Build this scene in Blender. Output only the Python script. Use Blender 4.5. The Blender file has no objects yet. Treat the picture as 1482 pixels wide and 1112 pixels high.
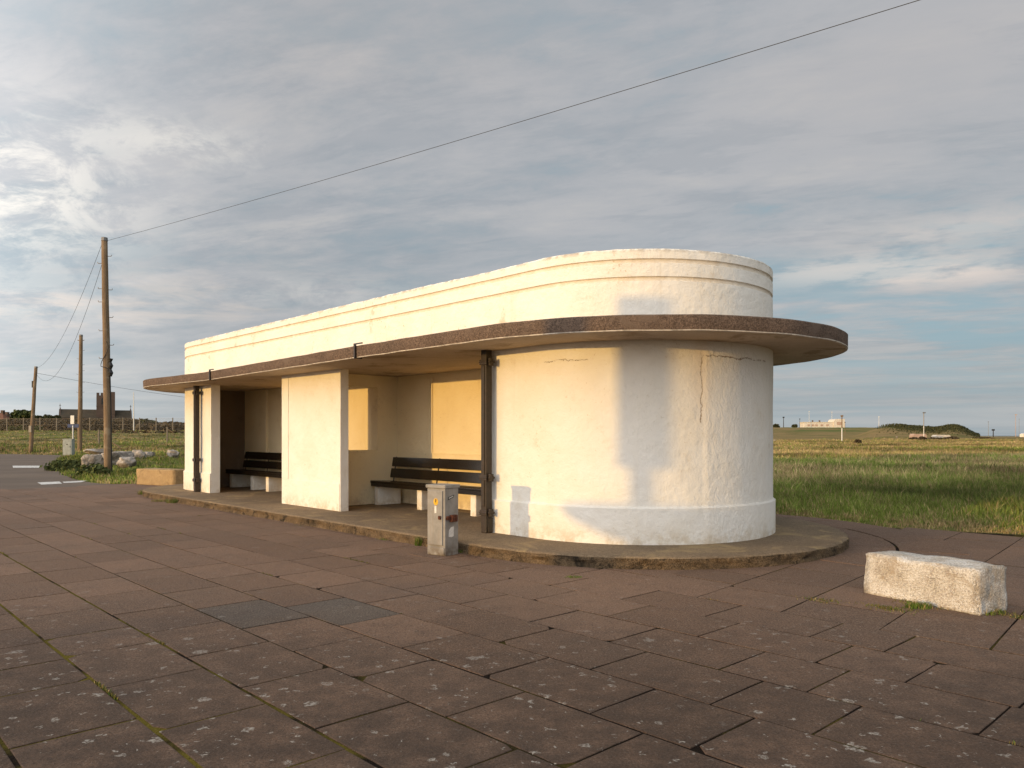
import bpy, bmesh, math, random
import numpy as np
from mathutils import Vector, noise, Matrix
rnd = random.Random(7); rng = np.random.default_rng(7)
sc = bpy.context.scene; COL = sc.collection
# ---------------------------------------------------------------- frame of reference
F, CX, HY, H0 = 1110., 741., 630., 1.42
uu = np.array([-1041., 1110.]); uu /= np.linalg.norm(uu)      # along the shelter, away to the left
vv = np.array([1110., 1041.]); vv /= np.linalg.norm(vv)       # across the shelter, away to the right
def W(u, v, z=0.): return (u*uu[0]+v*vv[0], u*uu[1]+v*vv[1], z)
def PX(x, y, z=0.):                                           # photo pixel -> ground point at height z
    Y = F*(H0-z)/(y-HY); return ((x-CX)/F*Y, Y)
def PD(x, y, Y): return ((x-CX)/F*Y, Y, H0+(HY-y)*Y/F)        # photo pixel at known depth
# ---------------------------------------------------------------- materials
MATS = {}
class NT:
    def __init__(s, name, rough=.8, spec=.3, metal=0.):
        s.m = bpy.data.materials.new(name); s.m.use_nodes = True; s.t = s.m.node_tree
        s.b = s.t.nodes['Principled BSDF']; s.b.inputs['Roughness'].default_value = rough
        s.b.inputs['Specular IOR Level'].default_value = spec; s.b.inputs['Metallic'].default_value = metal
        g = s.t.nodes.new('ShaderNodeNewGeometry'); s.pos = g.outputs['Position']; s.nor = g.outputs['Normal']
        MATS[name] = s.m
    def n(s, k, **kw):
        q = s.t.nodes.new('ShaderNode'+k)
        for a, b in kw.items(): setattr(q, a, b)
        return q
    def set(s, sock, v):
        if isinstance(v, bpy.types.NodeSocket): s.t.links.new(v, sock)
        elif isinstance(v, (tuple, list)) and len(v) == 3 and sock.type == 'RGBA': sock.default_value = (*v, 1)
        else: sock.default_value = v
    def math(s, op, a, b=0., c=0., clamp=False):
        q = s.n('Math', operation=op, use_clamp=clamp)
        for i, x in enumerate((a, b, c)): s.set(q.inputs[i], x)
        return q.outputs[0]
    def vmul(s, vec, sc_):
        q = s.n('VectorMath', operation='MULTIPLY'); s.set(q.inputs[0], vec); q.inputs[1].default_value = sc_; return q.outputs[0]
    def noise(s, scale, detail=4, rough=.55, vec=None, dist=0.):
        q = s.n('TexNoise'); s.set(q.inputs['Vector'], vec or s.pos); q.inputs['Scale'].default_value = scale
        q.inputs['Detail'].default_value = detail; q.inputs['Roughness'].default_value = rough; q.inputs['Distortion'].default_value = dist
        return q.outputs['Fac']
    def voro(s, scale, vec=None, feature='F1'):
        q = s.n('TexVoronoi', feature=feature); s.set(q.inputs['Vector'], vec or s.pos); q.inputs['Scale'].default_value = scale
        return q.outputs
    def rng(s, v, a, b, c=0., d=1., smooth=True):
        q = s.n('MapRange', interpolation_type='SMOOTHSTEP' if smooth else 'LINEAR')
        s.set(q.inputs[0], v)
        for i, x in enumerate((a, b, c, d)): q.inputs[i+1].default_value = x
        return q.outputs[0]
    def mix(s, f, a, b, mode='MIX'):
        q = s.n('Mix', data_type='RGBA', blend_type=mode); s.set(q.inputs[0], f); s.set(q.inputs[6], a); s.set(q.inputs[7], b); return q.outputs[2]
    def attr(s, name):
        q = s.n('Attribute', attribute_name=name); return q.outputs
    def bump(s, h, strength=.5, dist=.01, prev=None):
        q = s.n('Bump'); s.set(q.inputs['Height'], h); q.inputs['Strength'].default_value = strength; q.inputs['Distance'].default_value = dist
        if prev: s.set(q.inputs['Normal'], prev)
        return q.outputs[0]
    def done(s, col, nrm=None, rough=None):
        s.set(s.b.inputs['Base Color'], col)
        if nrm: s.set(s.b.inputs['Normal'], nrm)
        if rough is not None: s.set(s.b.inputs['Roughness'], rough)
        return s.m

def sep(t, v):
    q = t.n('SeparateXYZ'); t.set(q.inputs[0], v); return q.outputs

def mat_wall(name, base=(.80,.775,.72), dirty=(.50,.40,.27), amount=.35, crack=False):
    t = NT(name, .85, .2)
    n1 = t.noise(1.3, 6, .6); n2 = t.noise(9, 5, .6); n3 = t.noise(60, 3, .6)
    vs = t.vmul(t.pos, (7, 7, .5)); streak = t.noise(1., 5, .6, vs)
    c = t.mix(t.rng(n1, .35, .7), base, (base[0]*.95, base[1]*.93, base[2]*.89))
    c = t.mix(t.math('MULTIPLY', t.rng(streak, .56, .85), amount*.5), c, (.60,.51,.38))
    z = sep(t, t.pos)[2]
    low = t.math('MULTIPLY', t.rng(z, .42, .12), t.rng(t.noise(5, 6, .75), .40, .62))
    c = t.mix(t.math('MULTIPLY', low, .62), c, dirty)
    sp = t.math('MAXIMUM', t.rng(t.noise(22, 4, .7), .62, .70), t.math('MULTIPLY', t.rng(t.noise(3.2, 8, .75), .56, .66), .45))
    c = t.mix(t.math('MULTIPLY', sp, t.math('MULTIPLY', t.rng(n1, .45, .6), amount*1.6)), c, dirty)
    for g0 in (3.245, 3.455):
        gm = t.math('MULTIPLY', t.rng(z, g0-.012, g0), t.rng(z, g0+.055, g0+.035))
        c = t.mix(t.math('MULTIPLY', gm, t.rng(n2, .25, .6, .12, .55)), c, (.62,.51,.37))
    top = t.math('MULTIPLY', t.rng(z, 3.56, 3.62), t.rng(n2, .42, .6))
    c = t.mix(t.math('MULTIPLY', top, .7), c, (.30,.25,.19))
    h = t.math('ADD', t.math('MULTIPLY', n2, .8), t.math('ADD', t.math('MULTIPLY', n3, .18), t.math('MULTIPLY', n1, 2.)))
    if crack:
        uv = t.n('UVMap', uv_map='UVMap').outputs[0]; sv = sep(t, uv)
        wob = t.math('MULTIPLY', t.math('SUBTRACT', t.noise(7, 5, .7), .5), .14)
        def line(coord, at, lo, hi, other, w=.006):
            d = t.math('ABSOLUTE', t.math('ADD', t.math('SUBTRACT', coord, at), wob))
            m = t.rng(d, w, w*.4)
            m = t.math('MULTIPLY', m, t.rng(other, lo, lo+.03)); return t.math('MULTIPLY', m, t.rng(other, hi, hi-.03))
        brk = t.rng(t.noise(11, 3, .6), .40, .5)
        S0 = 3.06
        m = line(sv[0], S0, 1.55, 2.36, sv[1], .007)
        m = t.math('MAXIMUM', m, t.math('MULTIPLY', line(sv[1], 2.36, S0, S0+1.25, sv[0], .010), brk))
        m = t.math('MAXIMUM', m, t.math('MULTIPLY', line(sv[1], 2.33, .95, 1.7, sv[0], .005), brk))
        c = t.mix(t.math('MULTIPLY', m, t.rng(t.noise(14, 4, .7), .35, .6, .25, .85)), c, (.25,.16,.08))
        h = t.math('SUBTRACT', h, t.math('MULTIPLY', m, .6))
        # ochre staining bleeding out beside the crack
        st = t.math('MULTIPLY', t.rng(t.math('ABSOLUTE', t.math('SUBTRACT', sv[0], S0)), .22, .0), t.rng(sv[1], 1.2, 2.2))
        c = t.mix(t.math('MULTIPLY', st, .28), c, (.72,.50,.26))
        # an area of peeling, lumpy over-painted render beside the crack
        pe = t.math('MULTIPLY', t.rng(sv[0], S0, S0+.1), t.rng(sv[0], S0+1.1, S0+.8))
        pn = t.noise(1., 6, .7, t.vmul(t.pos, (11, 11, 7)), .8)
        h = t.math('ADD', h, t.math('MULTIPLY', t.math('MULTIPLY', pe, pn), 1.1))
    return t.done(c, t.bump(h, .8, .022))

def mat_conc(name, a, b, scale=3, agg=.5, bump=.6, stain=None, bd=.01):
    t = NT(name, .93, .15)
    n1 = t.noise(scale, 6, .6); n2 = t.noise(scale*14, 4, .7); vo = t.voro(90)
    c = t.mix(t.rng(n1, .3, .7), a, b)
    c = t.mix(t.math('MULTIPLY', t.rng(n2, .35, .7), agg), c, tuple(x*.5 for x in a))
    c = t.mix(agg*.55, c, t.math('MULTIPLY', t.math('ADD', vo[1], 0.), .9), 'OVERLAY')
    if stain: c = t.mix(t.rng(t.noise(scale*.9, 7, .7, None, .6), .52, .66), c, stain)
    h = t.math('ADD', t.math('MULTIPLY', n2, .7), t.math('ADD', t.math('MULTIPLY', vo[0], .4), n1))
    return t.done(c, t.bump(h, bump, bd))

def mat_plain(name, col, rough=.6, spec=.4, metal=0., var=.25, scale=8, bump=.15, dark=None):
    t = NT(name, rough, spec, metal)
    n = t.noise(scale, 5, .65)
    c = t.mix(t.rng(n, .35, .7), col, dark or tuple(x*(1-var) for x in col))
    return t.done(c, t.bump(n, bump, .01))

M_wall = mat_wall('painted_render', crack=True)
M_wall2 = mat_wall('painted_render_plain')
M_para = mat_wall('painted_parapet', (.82,.79,.73), (.46,.34,.20), .8)
M_inner = mat_wall('painted_render_inside', (.82,.71,.49), (.45,.34,.22), .35)
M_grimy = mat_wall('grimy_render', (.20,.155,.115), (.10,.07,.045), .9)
M_can = mat_conc('exposed_aggregate', (.185,.130,.098), (.135,.098,.076), 2.5, .95, 1., (.15,.11,.085))
M_soff = mat_conc('soffit_concrete', (.54,.44,.335), (.45,.36,.27), 1.2, .2, .3, (.30,.23,.16))
M_lip = mat_plain('drip_edge_paint', (.66,.60,.52), .8, .2, 0, .5, 14, .4)
M_plinth = mat_conc('plinth_concrete', (.26,.19,.12), (.19,.14,.092), 1.6, .6, .9, (.30,.22,.12))
M_kerb = mat_conc('crumbling_kerb', (.27,.185,.105), (.10,.075,.05), 5, .9, 1., (.035,.028,.02), .04)
M_block = mat_conc('cast_block', (.80,.76,.70), (.50,.43,.34), 5, .75, 1., (.42,.34,.25), .02)
M_post = mat_plain('grey_concrete_post', (.22,.19,.15), .9, .2)
M_block2 = mat_conc('ochre_block', (.47,.33,.17), (.38,.26,.14), 4, .3, .8, (.28,.19,.10), .02)
M_blackwood = mat_plain('black_painted_wood', (.012,.009,.007), .24, .5, 0, .5, 30, .25)
M_pipe = mat_plain('dark_brown_iron', (.020,.014,.010), .5, .45, 0, .4, 20, .5, (.036,.021,.013))
M_rust = mat_plain('rust', (.13,.045,.025), .9, .2, 0, .5, 40, .8, (.05,.02,.013))
def mat_cab(name, base):
    t = NT(name, .62, .4)
    n = t.noise(7, 6, .65); vs = t.noise(1., 5, .65, t.vmul(t.pos, (26, 26, 2.5)))
    c = t.mix(t.rng(n, .35, .7), base, tuple(x*.72 for x in base))
    c = t.mix(t.math('MULTIPLY', t.rng(vs, .5, .75), .45), c, (.22,.17,.12))
    z = sep(t, t.pos)[2]; c = t.mix(t.math('MULTIPLY', t.rng(z, .16, .02), t.rng(n, .35, .6)), c, (.13,.10,.07))
    return t.done(c, t.bump(n, .3, .006))
M_cab = mat_cab('weathered_grey_metal', (.285,.27,.25))
M_cab2 = mat_cab('pale_green_metal', (.34,.37,.34))
M_yel = mat_plain('warning_yellow', (.75,.42,.02), .5, .4, 0, .2, 60, .1)
M_white = mat_plain('white_paint', (.72,.70,.66), .6, .4, 0, .25, 30, .1)
M_black = mat_plain('black_print', (.015,.015,.017), .5, .4)
M_blue = mat_plain('blue_enamel', (.03,.06,.16), .5, .4)
M_pole = None
t = NT('weathered_timber', .9, .2)
gr = t.noise(1., 5, .7, t.vmul(t.pos, (30, 30, 1.2)))
c = t.mix(t.rng(gr, .3, .7), (.27,.19,.115), (.14,.095,.06)); c = t.mix(t.math('MULTIPLY', t.rng(t.noise(2.5, 4), .55, .7), .5), c, (.33,.27,.19))
M_pole = t.done(c, t.bump(gr, .6, .02))
M_metal = mat_plain('galvanised_steel', (.22,.21,.20), .5, .5, .5, .3, 20)
M_cable = mat_plain('cable_black', (.03,.03,.033), .6, .3)
t = NT('limestone', .95, .1)
n1 = t.noise(2.2, 7, .65); n2 = t.noise(14, 5, .7)
c = t.mix(t.rng(n1, .40, .58), (.45,.40,.35), (.20,.17,.14)); c = t.mix(t.math('MULTIPLY', t.rng(n2, .5, .7), .5), c, (.14,.12,.10))
M_rock = t.done(c, t.bump(t.math('ADD', n1, t.math('MULTIPLY', n2, .3)), .9, .08))

# paving slab: brownish red concrete, every slab a slightly different batch, lichen spots
t = NT('paving_slab', .92, .25)
a = t.attr('tone'); tone = a['Fac']
n1 = t.noise(.55, 5, .6); n2 = t.noise(5, 6, .65); n3 = t.noise(80, 4, .8); n4 = t.noise(38, 4, .7)
c = t.mix(t.rng(tone, 0, 1, 0, 1, False), (.150,.087,.053), (.222,.132,.084))
c = t.mix(t.rng(tone, .965, .975), c, (.118,.094,.074))
c = t.mix(t.math('MULTIPLY', t.rng(n1, .4, .65), .4), c, (.125,.085,.060))
c = t.mix(t.math('MULTIPLY', t.rng(n2, .45, .75), .45), c, (.095,.062,.044))
c = t.mix(t.math('MULTIPLY', t.rng(n4, .5, .7), .4), c, (.075,.048,.034))
c = t.mix(t.math('MULTIPLY', t.rng(n3, .53, .62), .65), c, (.34,.255,.20))
n6 = t.noise(34, 5, .8)
c = t.mix(t.math('MULTIPLY', t.rng(n6, .48, .36), .55), c, (.035,.024,.017))
c = t.mix(t.math('MULTIPLY', t.rng(n3, .47, .37), .7), c, (.028,.02,.016))
wv = t.n('VectorMath', operation='ADD'); t.set(wv.inputs[0], t.pos)
nz = t.n('TexNoise'); nz.inputs['Scale'].default_value = 30; t.set(nz.inputs['Vector'], t.pos)
t.set(wv.inputs[1], t.vmul(nz.outputs['Color'], (.085, .085, 0)))
def spots(scale, thr, lo, hi):
    q = t.n('TexVoronoi', feature='F1'); t.set(q.inputs['Vector'], wv.outputs[0]); q.inputs['Scale'].default_value = scale
    cs = t.n('SeparateColor'); t.set(cs.inputs[0], q.outputs['Color'])
    r = t.math('MULTIPLY', t.rng(cs.outputs[0], thr, 1., 0, 1, False), hi)
    return t.rng(t.math('SUBTRACT', q.outputs['Distance'], r), lo, -lo)
s1 = t.math('MAXIMUM', t.math('MAXIMUM', spots(5.0, .62, .02, .24), spots(13, .70, .04, .34)), spots(34, .86, .06, .42))
s1 = t.math('MULTIPLY', s1, t.rng(t.noise(48, 5, .8), .40, .58))
s1 = t.math('MAXIMUM', s1, t.math('MULTIPLY', t.rng(t.noise(9, 8, .85), .655, .70), t.rng(t.noise(60, 3, .8), .42, .6)))
s1 = t.math('MULTIPLY', s1, t.rng(t.noise(.8, 3), .34, .50))
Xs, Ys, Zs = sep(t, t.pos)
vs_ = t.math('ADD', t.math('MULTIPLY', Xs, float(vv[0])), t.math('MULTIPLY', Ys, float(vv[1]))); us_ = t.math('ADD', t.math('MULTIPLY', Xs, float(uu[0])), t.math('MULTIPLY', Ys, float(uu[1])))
old = t.math('ADD', t.math('ADD', t.math('MULTIPLY', us_, .9), vs_), t.math('MULTIPLY', t.noise(.9, 4), 3.))  # position ramp, low in the foreground where shade is painted
lit_clean = t.rng(old, 5.5, 11.5)      # 1 = brighter slabs by the kerb, less lichen; 0 = lichened ones with foreground shade painted in
s1 = t.math('MULTIPLY', s1, t.math('SUBTRACT', 1., t.math('MULTIPLY', lit_clean, .8)))
c = t.mix(t.math('MULTIPLY', t.math('SUBTRACT', 1., lit_clean), t.rng(n2, .25, .6, .45, .9)), c, t.mix(.84, c, (.034,.024,.018)))  # darkens the slab colour to stand for the foreground shade
c = t.mix(t.math('MULTIPLY', s1, .72), c, (.42,.39,.34))
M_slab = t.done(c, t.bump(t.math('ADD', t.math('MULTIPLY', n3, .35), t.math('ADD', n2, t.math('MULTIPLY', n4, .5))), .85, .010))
# joint filling: dark soil with moss
t = NT('joint_soil', 1., .05)
m = t.rng(t.noise(.9, 5, .7), .50, .62)
v_ = t.math('ADD', t.math('MULTIPLY', sep(t, t.pos)[0], float(vv[0])), t.math('MULTIPLY', sep(t, t.pos)[1], float(vv[1])))
m = t.math('MAXIMUM', t.math('MULTIPLY', m, .5), t.math('MULTIPLY', t.rng(v_, 2.7, 1.5), t.rng(t.noise(2.2, 4), .38, .55)))
c = t.mix(m, (.016,.011,.008), (.13,.10,.018)); M_bed = t.done(c, t.bump(t.noise(60, 4), 1., .02))
# asphalt
t = NT('asphalt', .93, .25)
n1 = t.noise(.35, 6, .65); n2 = t.noise(30, 3, .7); n5 = t.noise(1., 5, .6, t.vmul(t.pos, (.3, 1.6, 1)))
c = t.mix(t.rng(n1, .3, .7), (.122,.090,.066), (.172,.127,.092)); c = t.mix(t.math('MULTIPLY', t.rng(n2, .4, .7), .4), c, (.07,.055,.05))
c = t.mix(t.math('MULTIPLY', t.rng(n5, .5, .7), .4), c, (.09,.072,.062))
M_asph = t.done(c, t.bump(n2, .6, .01))
t = NT('road_paint', .8, .3); M_rpaint = t.done(t.mix(t.rng(t.noise(12, 5, .7), .5, .68), (.62,.60,.56), (.22,.17,.15)))

# ground of grass and soil
t = NT('rough_ground', 1., .05)
X_, Y_, Z_ = sep(t, t.pos)
n1 = t.noise(.09, 6, .6); n2 = t.noise(.8, 6, .65); n3 = t.noise(.03, 4, .5)
nl = t.noise(1., 6, .65, t.vmul(t.pos, (.045, .11, .1)))
c = t.mix(t.rng(n2, .35, .65), (.085,.095,.026), (.15,.135,.05))
dry = t.math('MULTIPLY', t.rng(Y_, 26, 80), t.rng(nl, .30, .62))
c = t.mix(t.math('MULTIPLY', dry, .9), c, (.27,.185,.085))
right = t.rng(X_, 10, 40)
far = t.math('MULTIPLY', t.rng(Z_, 2.0, 4.2), t.rng(Y_, 180, 230))
hillc = t.mix(t.rng(t.noise(1., 6, .7, t.vmul(t.pos, (.035, .012, .3))), .44, .56), (.085,.12,.03), (.24,.17,.075))
c = t.mix(far, c, hillc)
lefty = t.math('MULTIPLY', t.rng(X_, -20, -30), t.rng(Y_, 45, 62))
lc = t.mix(t.rng(t.noise(1., 6, .65, t.vmul(t.pos, (.08, .5, .8))), .38, .62), (.09,.10,.03), (.26,.20,.09))
c = t.mix(lefty, c, lc)
M_ground = t.done(c, t.bump(n2, 1., .25))
t = NT('grass_blades', .7, .15); a = t.attr('tint')['Color']
t.b.inputs['Transmission Weight'].default_value = 0
M_grass = t.done(a)
M_grass.node_tree.nodes['Principled BSDF'].inputs['Subsurface Weight'].default_value = 0
def mat_leaf(name, a, b):
    t = NT(name, .8, .15); n = t.noise(.9, 4, .7); n2 = t.noise(6, 2)
    c = t.mix(t.rng(n, .35, .65), a, b); c = t.mix(t.math('MULTIPLY', t.rng(n2, .4, .7), .5), c, tuple(x*1.7 for x in b)); return t.done(c)
M_leafd = mat_leaf('dark_foliage', (.030,.034,.014), (.060,.060,.024))
M_leafg = mat_leaf('green_foliage', (.045,.062,.020), (.085,.098,.034))
M_bram = mat_leaf('bramble', (.050,.038,.024), (.080,.062,.036))
M_bark = mat_plain('bark', (.09,.06,.04), .95, .1)
M_stone = mat_conc('sandstone', (.14,.10,.08), (.105,.075,.06), .6, .3, .5, (.12,.085,.07))
M_slate = mat_conc('stone_roof', (.09,.072,.05), (.065,.052,.038), .8, .2, .5, (.065,.06,.045))
M_tile = mat_conc('red_tile', (.21,.10,.065), (.15,.075,.05), .8, .2, .5)
M_dark = mat_plain('dark_opening', (.015,.014,.013), .4, .5)
M_glass = mat_plain('window_glass', (.03,.035,.04), .08, .6)
M_hillw = mat_wall('white_house_render', (.80,.73,.64), (.5,.4,.3), .3)
M_pink = mat_conc('pink_concrete', (.50,.36,.29), (.40,.28,.22), .5, .2, .4)
M_sea = mat_plain('sea_water', (.14,.15,.165), .25, .5, 0, .2, .02, .3)

# ---------------------------------------------------------------- mesh helpers
def tag(o, label=None, cat=None, group=None, kind=None):
    if label: o['label'] = label
    if cat: o['category'] = cat
    if group: o['group'] = group
    if kind: o['kind'] = kind
    return o
def empty(name, loc, label=None, cat=None, group=None):
    o = bpy.data.objects.new(name, None); COL.objects.link(o); o.location = loc; o.empty_display_size = .2
    return tag(o, label, cat, group)
def wm(o):
    m = Matrix.Translation(o.location)
    return wm(o.parent) @ m if o.parent else m
class B:
    """collects geometry in world space"""
    def __init__(s): s.v = []; s.f = []; s.mi = []; s.uv = {}
    def face(s, pts, mi=0):
        k = len(s.v); s.v += [tuple(p) for p in pts]; s.f.append(tuple(range(k, k+len(pts)))); s.mi.append(mi)
    def grid(s, rows, closed=False, mi=0, caps=False):
        """rows: list of equal length point rings"""
        k = len(s.v); n = len(rows[0])
        for r in rows: s.v += [tuple(p) for p in r]
        for i in range(len(rows)-1):
            for j in range(n if closed else n-1):
                j2 = (j+1) % n
                s.f.append((k+i*n+j, k+i*n+j2, k+(i+1)*n+j2, k+(i+1)*n+j)); s.mi.append(mi)
        if caps:
            s.f.append(tuple(k+j for j in range(n))); s.mi.append(mi)
            s.f.append(tuple(k+(len(rows)-1)*n+j for j in range(n))); s.mi.append(mi)
        return k
    def box(s, c, d, e1=(1,0), mi=0, rot=None):
        """c centre bottom, d sizes (along e1, across, up)"""
        e1 = np.array(e1)/np.linalg.norm(e1); e2 = np.array([-e1[1], e1[0]])
        k = len(s.v)
        for z in (0, d[2]):
            for a, b in ((-1,-1),(1,-1),(1,1),(-1,1)):
                p = np.array(c[:2]) + e1*a*d[0]/2 + e2*b*d[1]/2; s.v.append((p[0], p[1], c[2]+z))
        for f in ((0,3,2,1),(4,5,6,7),(0,1,5,4),(1,2,6,5),(2,3,7,6),(3,0,4,7)): s.f.append(tuple(k+i for i in f)); s.mi.append(mi)
    def ubox(s, u0, u1, v0, v1, z0, z1, mi=0):
        c = W((u0+u1)/2, (v0+v1)/2, z0); s.box(c, (u1-u0, v1-v0, z1-z0), uu, mi)
    def tube(s, pts, r, seg=8, mi=0, caps=True):
        pts = [Vector(p) for p in pts]; rs = r if isinstance(r, (list, tuple)) else [r]*len(pts)
        rows = []; prev = None
        for i, p in enumerate(pts):
            d = (pts[min(i+1, len(pts)-1)]-pts[max(i-1, 0)]).normalized()
            a = prev if prev is not None else (Vector((0,0,1)) if abs(d.z) < .9 else Vector((1,0,0)))
            x = (a - d*a.dot(d)).normalized(); y = d.cross(x); prev = x
            rows.append([p + (x*math.cos(t)+y*math.sin(t))*rs[i] for t in [2*math.pi*j/seg for j in range(seg)]])
        s.grid(rows, True, mi, caps)
    def out(s, name, mats, parent=None, origin=None, smooth=False, bevel=0, uv=False, weld=True, tris=False):
        if not isinstance(mats, (list, tuple)): mats = [mats]
        if parent is not None and origin is None: origin = wm(parent).translation
        if origin is None:
            a = np.array(s.v); origin = ((a[:,0].min()+a[:,0].max())/2, (a[:,1].min()+a[:,1].max())/2, a[:,2].min())
        og = Vector(origin)
        me = bpy.data.meshes.new(name); me.from_pydata([Vector(p)-og for p in s.v], [], s.f)
        for m in mats: me.materials.append(m)
        me.polygons.foreach_set('material_index', s.mi)
        bm = bmesh.new(); bm.from_mesh(me)
        if weld: bmesh.ops.remove_doubles(bm, verts=bm.verts, dist=1e-5)
        bmesh.ops.recalc_face_normals(bm, faces=bm.faces)
        bm.to_mesh(me); bm.free()
        o = bpy.data.objects.new(name, me); COL.objects.link(o)
        if parent is not None:
            o.parent = parent; o.location = og - wm(parent).translation
        else: o.location = og
        if smooth:
            for p in me.polygons: p.use_smooth = True
        if bevel:
            b = o.modifiers.new('bevel', 'BEVEL'); b.width = bevel; b.segments = 2; b.limit_method = 'ANGLE'; b.angle_limit = math.radians(40)
        return o
def nz(x, y=0., z=0.): return noise.noise(Vector((x, y, z)))

# ---------------------------------------------------------------- camera
cam = bpy.data.cameras.new('camera'); co = bpy.data.objects.new('camera', cam); COL.objects.link(co)
co.location = (0, 0, H0); co.rotation_euler = (math.pi/2, 0, 0)
cam.sensor_width = 36; cam.lens = F/1482*36; cam.shift_y = (HY-556)/1482; cam.clip_end = 20000; cam.clip_start = .05
sc.camera = co

# ---------------------------------------------------------------- shelter
UA, UB, VC, RW = 6.82, 18.28, 8.72, 1.92
def stadium(r, ua=UA, ub=UB, step=.12, narc=64):
    """closed loop (u,v,nu,nv) : front from far to near, near arc, back, far arc"""
    P = []
    n = max(2, int((ub-ua)/step))
    for i in range(n): P.append((ub-(ub-ua)*i/n, VC-r, 0, -1))
    for i in range(narc):
        a = math.pi*i/narc; P.append((ua-r*math.sin(a), VC-r*math.cos(a), -math.sin(a), -math.cos(a)))
    for i in range(n): P.append((ua+(ub-ua)*i/n, VC+r, 0, 1))
    for i in range(narc):
        a = math.pi*i/narc; P.append((ub+r*math.sin(a), VC+r*math.cos(a), math.sin(a), math.cos(a)))
    return P
def sweep(b, path, prof, closed, mi=0, wob=0., seed=0):
    rows = []
    for (u, v, nu, nv) in path:
        row = []
        for (o, z) in prof:
            x, y, _ = W(u+nu*o, v+nv*o)
            w = wob*nz(x*1.7+seed, y*1.7, z*1.7) if wob else 0
            row.append(W(u+nu*(o+w), v+nv*(o+w), z))
        rows.append(row)
    if closed: rows.append(rows[0])
    b.grid(rows, True, mi, not closed)
ZP, ZS, ZT, ZR = .13, 2.54, 2.70, 3.62
shelter = empty('seafront_shelter', W(12.4, VC, 0), 'long white rendered shelter with rounded ends and thin brown concrete canopy', 'shelter')

# plinth with crumbling kerb face
b = B(); P = stadium(2.84, step=.05, narc=200)
def kerb_row(off, z, amp, zamp, sd):
    r = []
    for (u, v, nu, nv) in P:
        x, y, _ = W(u, v); q = amp*(nz(x*6+sd, y*6, z*9)+.6*nz(x*17, y*17+sd, z*20)) + amp*.8*min(0, nz(x*2.1, y*2.1, sd))
        r.append(W(u+nu*(off+q), v+nv*(off+q), z+zamp*nz(x*7, y*7, sd)))
    return r
rows = [kerb_row(.015, -.06, .006, 0, 1), kerb_row(.01, .01, .02, 0, 1), kerb_row(-.004, .045, .026, .005, 2), kerb_row(.004, .08, .026, .005, 3), kerb_row(-.002, .112, .018, .006, 4)]
b.grid([r+[r[0]] for r in rows], False, 1)
rows2 = [rows[-1], kerb_row(-.022, ZP-.004, .012, .004, 4), kerb_row(-.06, ZP, .004, .001, 5), kerb_row(-.2, ZP, 0, 0, 5)]
b.grid([r+[r[0]] for r in rows2], False, 0)
b.face([p for p in rows2[-1]], 0)
plinth = b.out('plinth', [M_plinth, M_kerb], shelter, smooth=True)
m = plinth.modifiers.new('split', 'EDGE_SPLIT'); m.split_angle = math.radians(60)

zs_ = [.6+.12*i for i in range(17)]
def wallprof(skirt=.03, t=.2, top=ZS+.02):
    return ([(skirt, ZP-.03), (skirt, .25), (skirt, .40), (skirt, .555), (0., .575)] + [(0., z) for z in np.arange(.7, top-.05, .14)] + [(0., top), (-t, top), (-t, ZP-.03)])
def open_path(u_end, near=True, step=.12):
    P = []
    uc = UA if near else UB; s = -1 if near else 1
    n = max(2, int(abs(u_end-uc)/step))
    for i in range(n): P.append((u_end+(uc-u_end)*i/n, VC-RW, 0, -1))
    for i in range(73):
        a = math.pi*i/72; P.append((uc+s*RW*math.sin(a), VC-RW*math.cos(a), s*math.sin(a), -math.cos(a)))
    for i in range(1, n+1): P.append((uc+(u_end-uc)*i/n, VC+RW, 0, 1))
    return P
def wall_obj(path, prof, mat, name):
    b = B(); sweep(b, path, prof, False, 0, .006)
    o = b.out(name, mat, shelter, smooth=True, weld=False)
    # uv = (arc length from the first end, height)
    me = o.data; uvl = me.uv_layers.new(name='UVMap'); n = len(prof)
    s = [0.]
    for i in range(1, len(path)): s.append(s[-1]+math.hypot(path[i][0]-path[i-1][0], path[i][1]-path[i-1][1]))
    for lp in me.loops: uvl.data[lp.index].uv = (s[lp.vertex_index//n], me.vertices[lp.vertex_index].co.z)
    m = o.modifiers.new('split', 'EDGE_SPLIT'); m.split_angle = math.radians(50)
    return o
wall_obj(open_path(7.75, True), wallprof(), M_wall, 'end_drum_wall')
wall_obj(open_path(17.05, False), wallprof(), M_wall2, 'end_drum_wall')
# middle front and back panels
for sgn in (-1, 1):
    b = B(); v0 = VC+sgn*(RW+.06); v1 = VC+sgn*(RW-.10)
    path = [(13.54-2.12*i/16, VC+sgn*(RW+.06), 0, sgn) for i in range(17)]
    sweep(b, path, [(0, ZP-.02), (0, .5), (0, .9), (0, 1.3), (0, 1.7), (0, 2.1), (0, ZS+.01), (-.16, ZS+.01), (-.16, ZP-.02)], False, 0, .004)
    panel = b.out('front_panel' if sgn < 0 else 'back_panel', M_wall2, shelter, bevel=.006)
    # shallow raised skirt line and margin that frame the sunk field of the panel
    b = B(); vf = VC+sgn*(RW+.0635)
    lo, hi = min(vf, vf+sgn*.005), max(vf, vf+sgn*.005)
    b.ubox(11.44, 13.53, lo, hi, ZP+.002, .60); b.ubox(13.27, 13.53, lo, hi, .601, ZS-.01)
    b.out('panel_margin', M_wall2, panel, bevel=.003)
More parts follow.
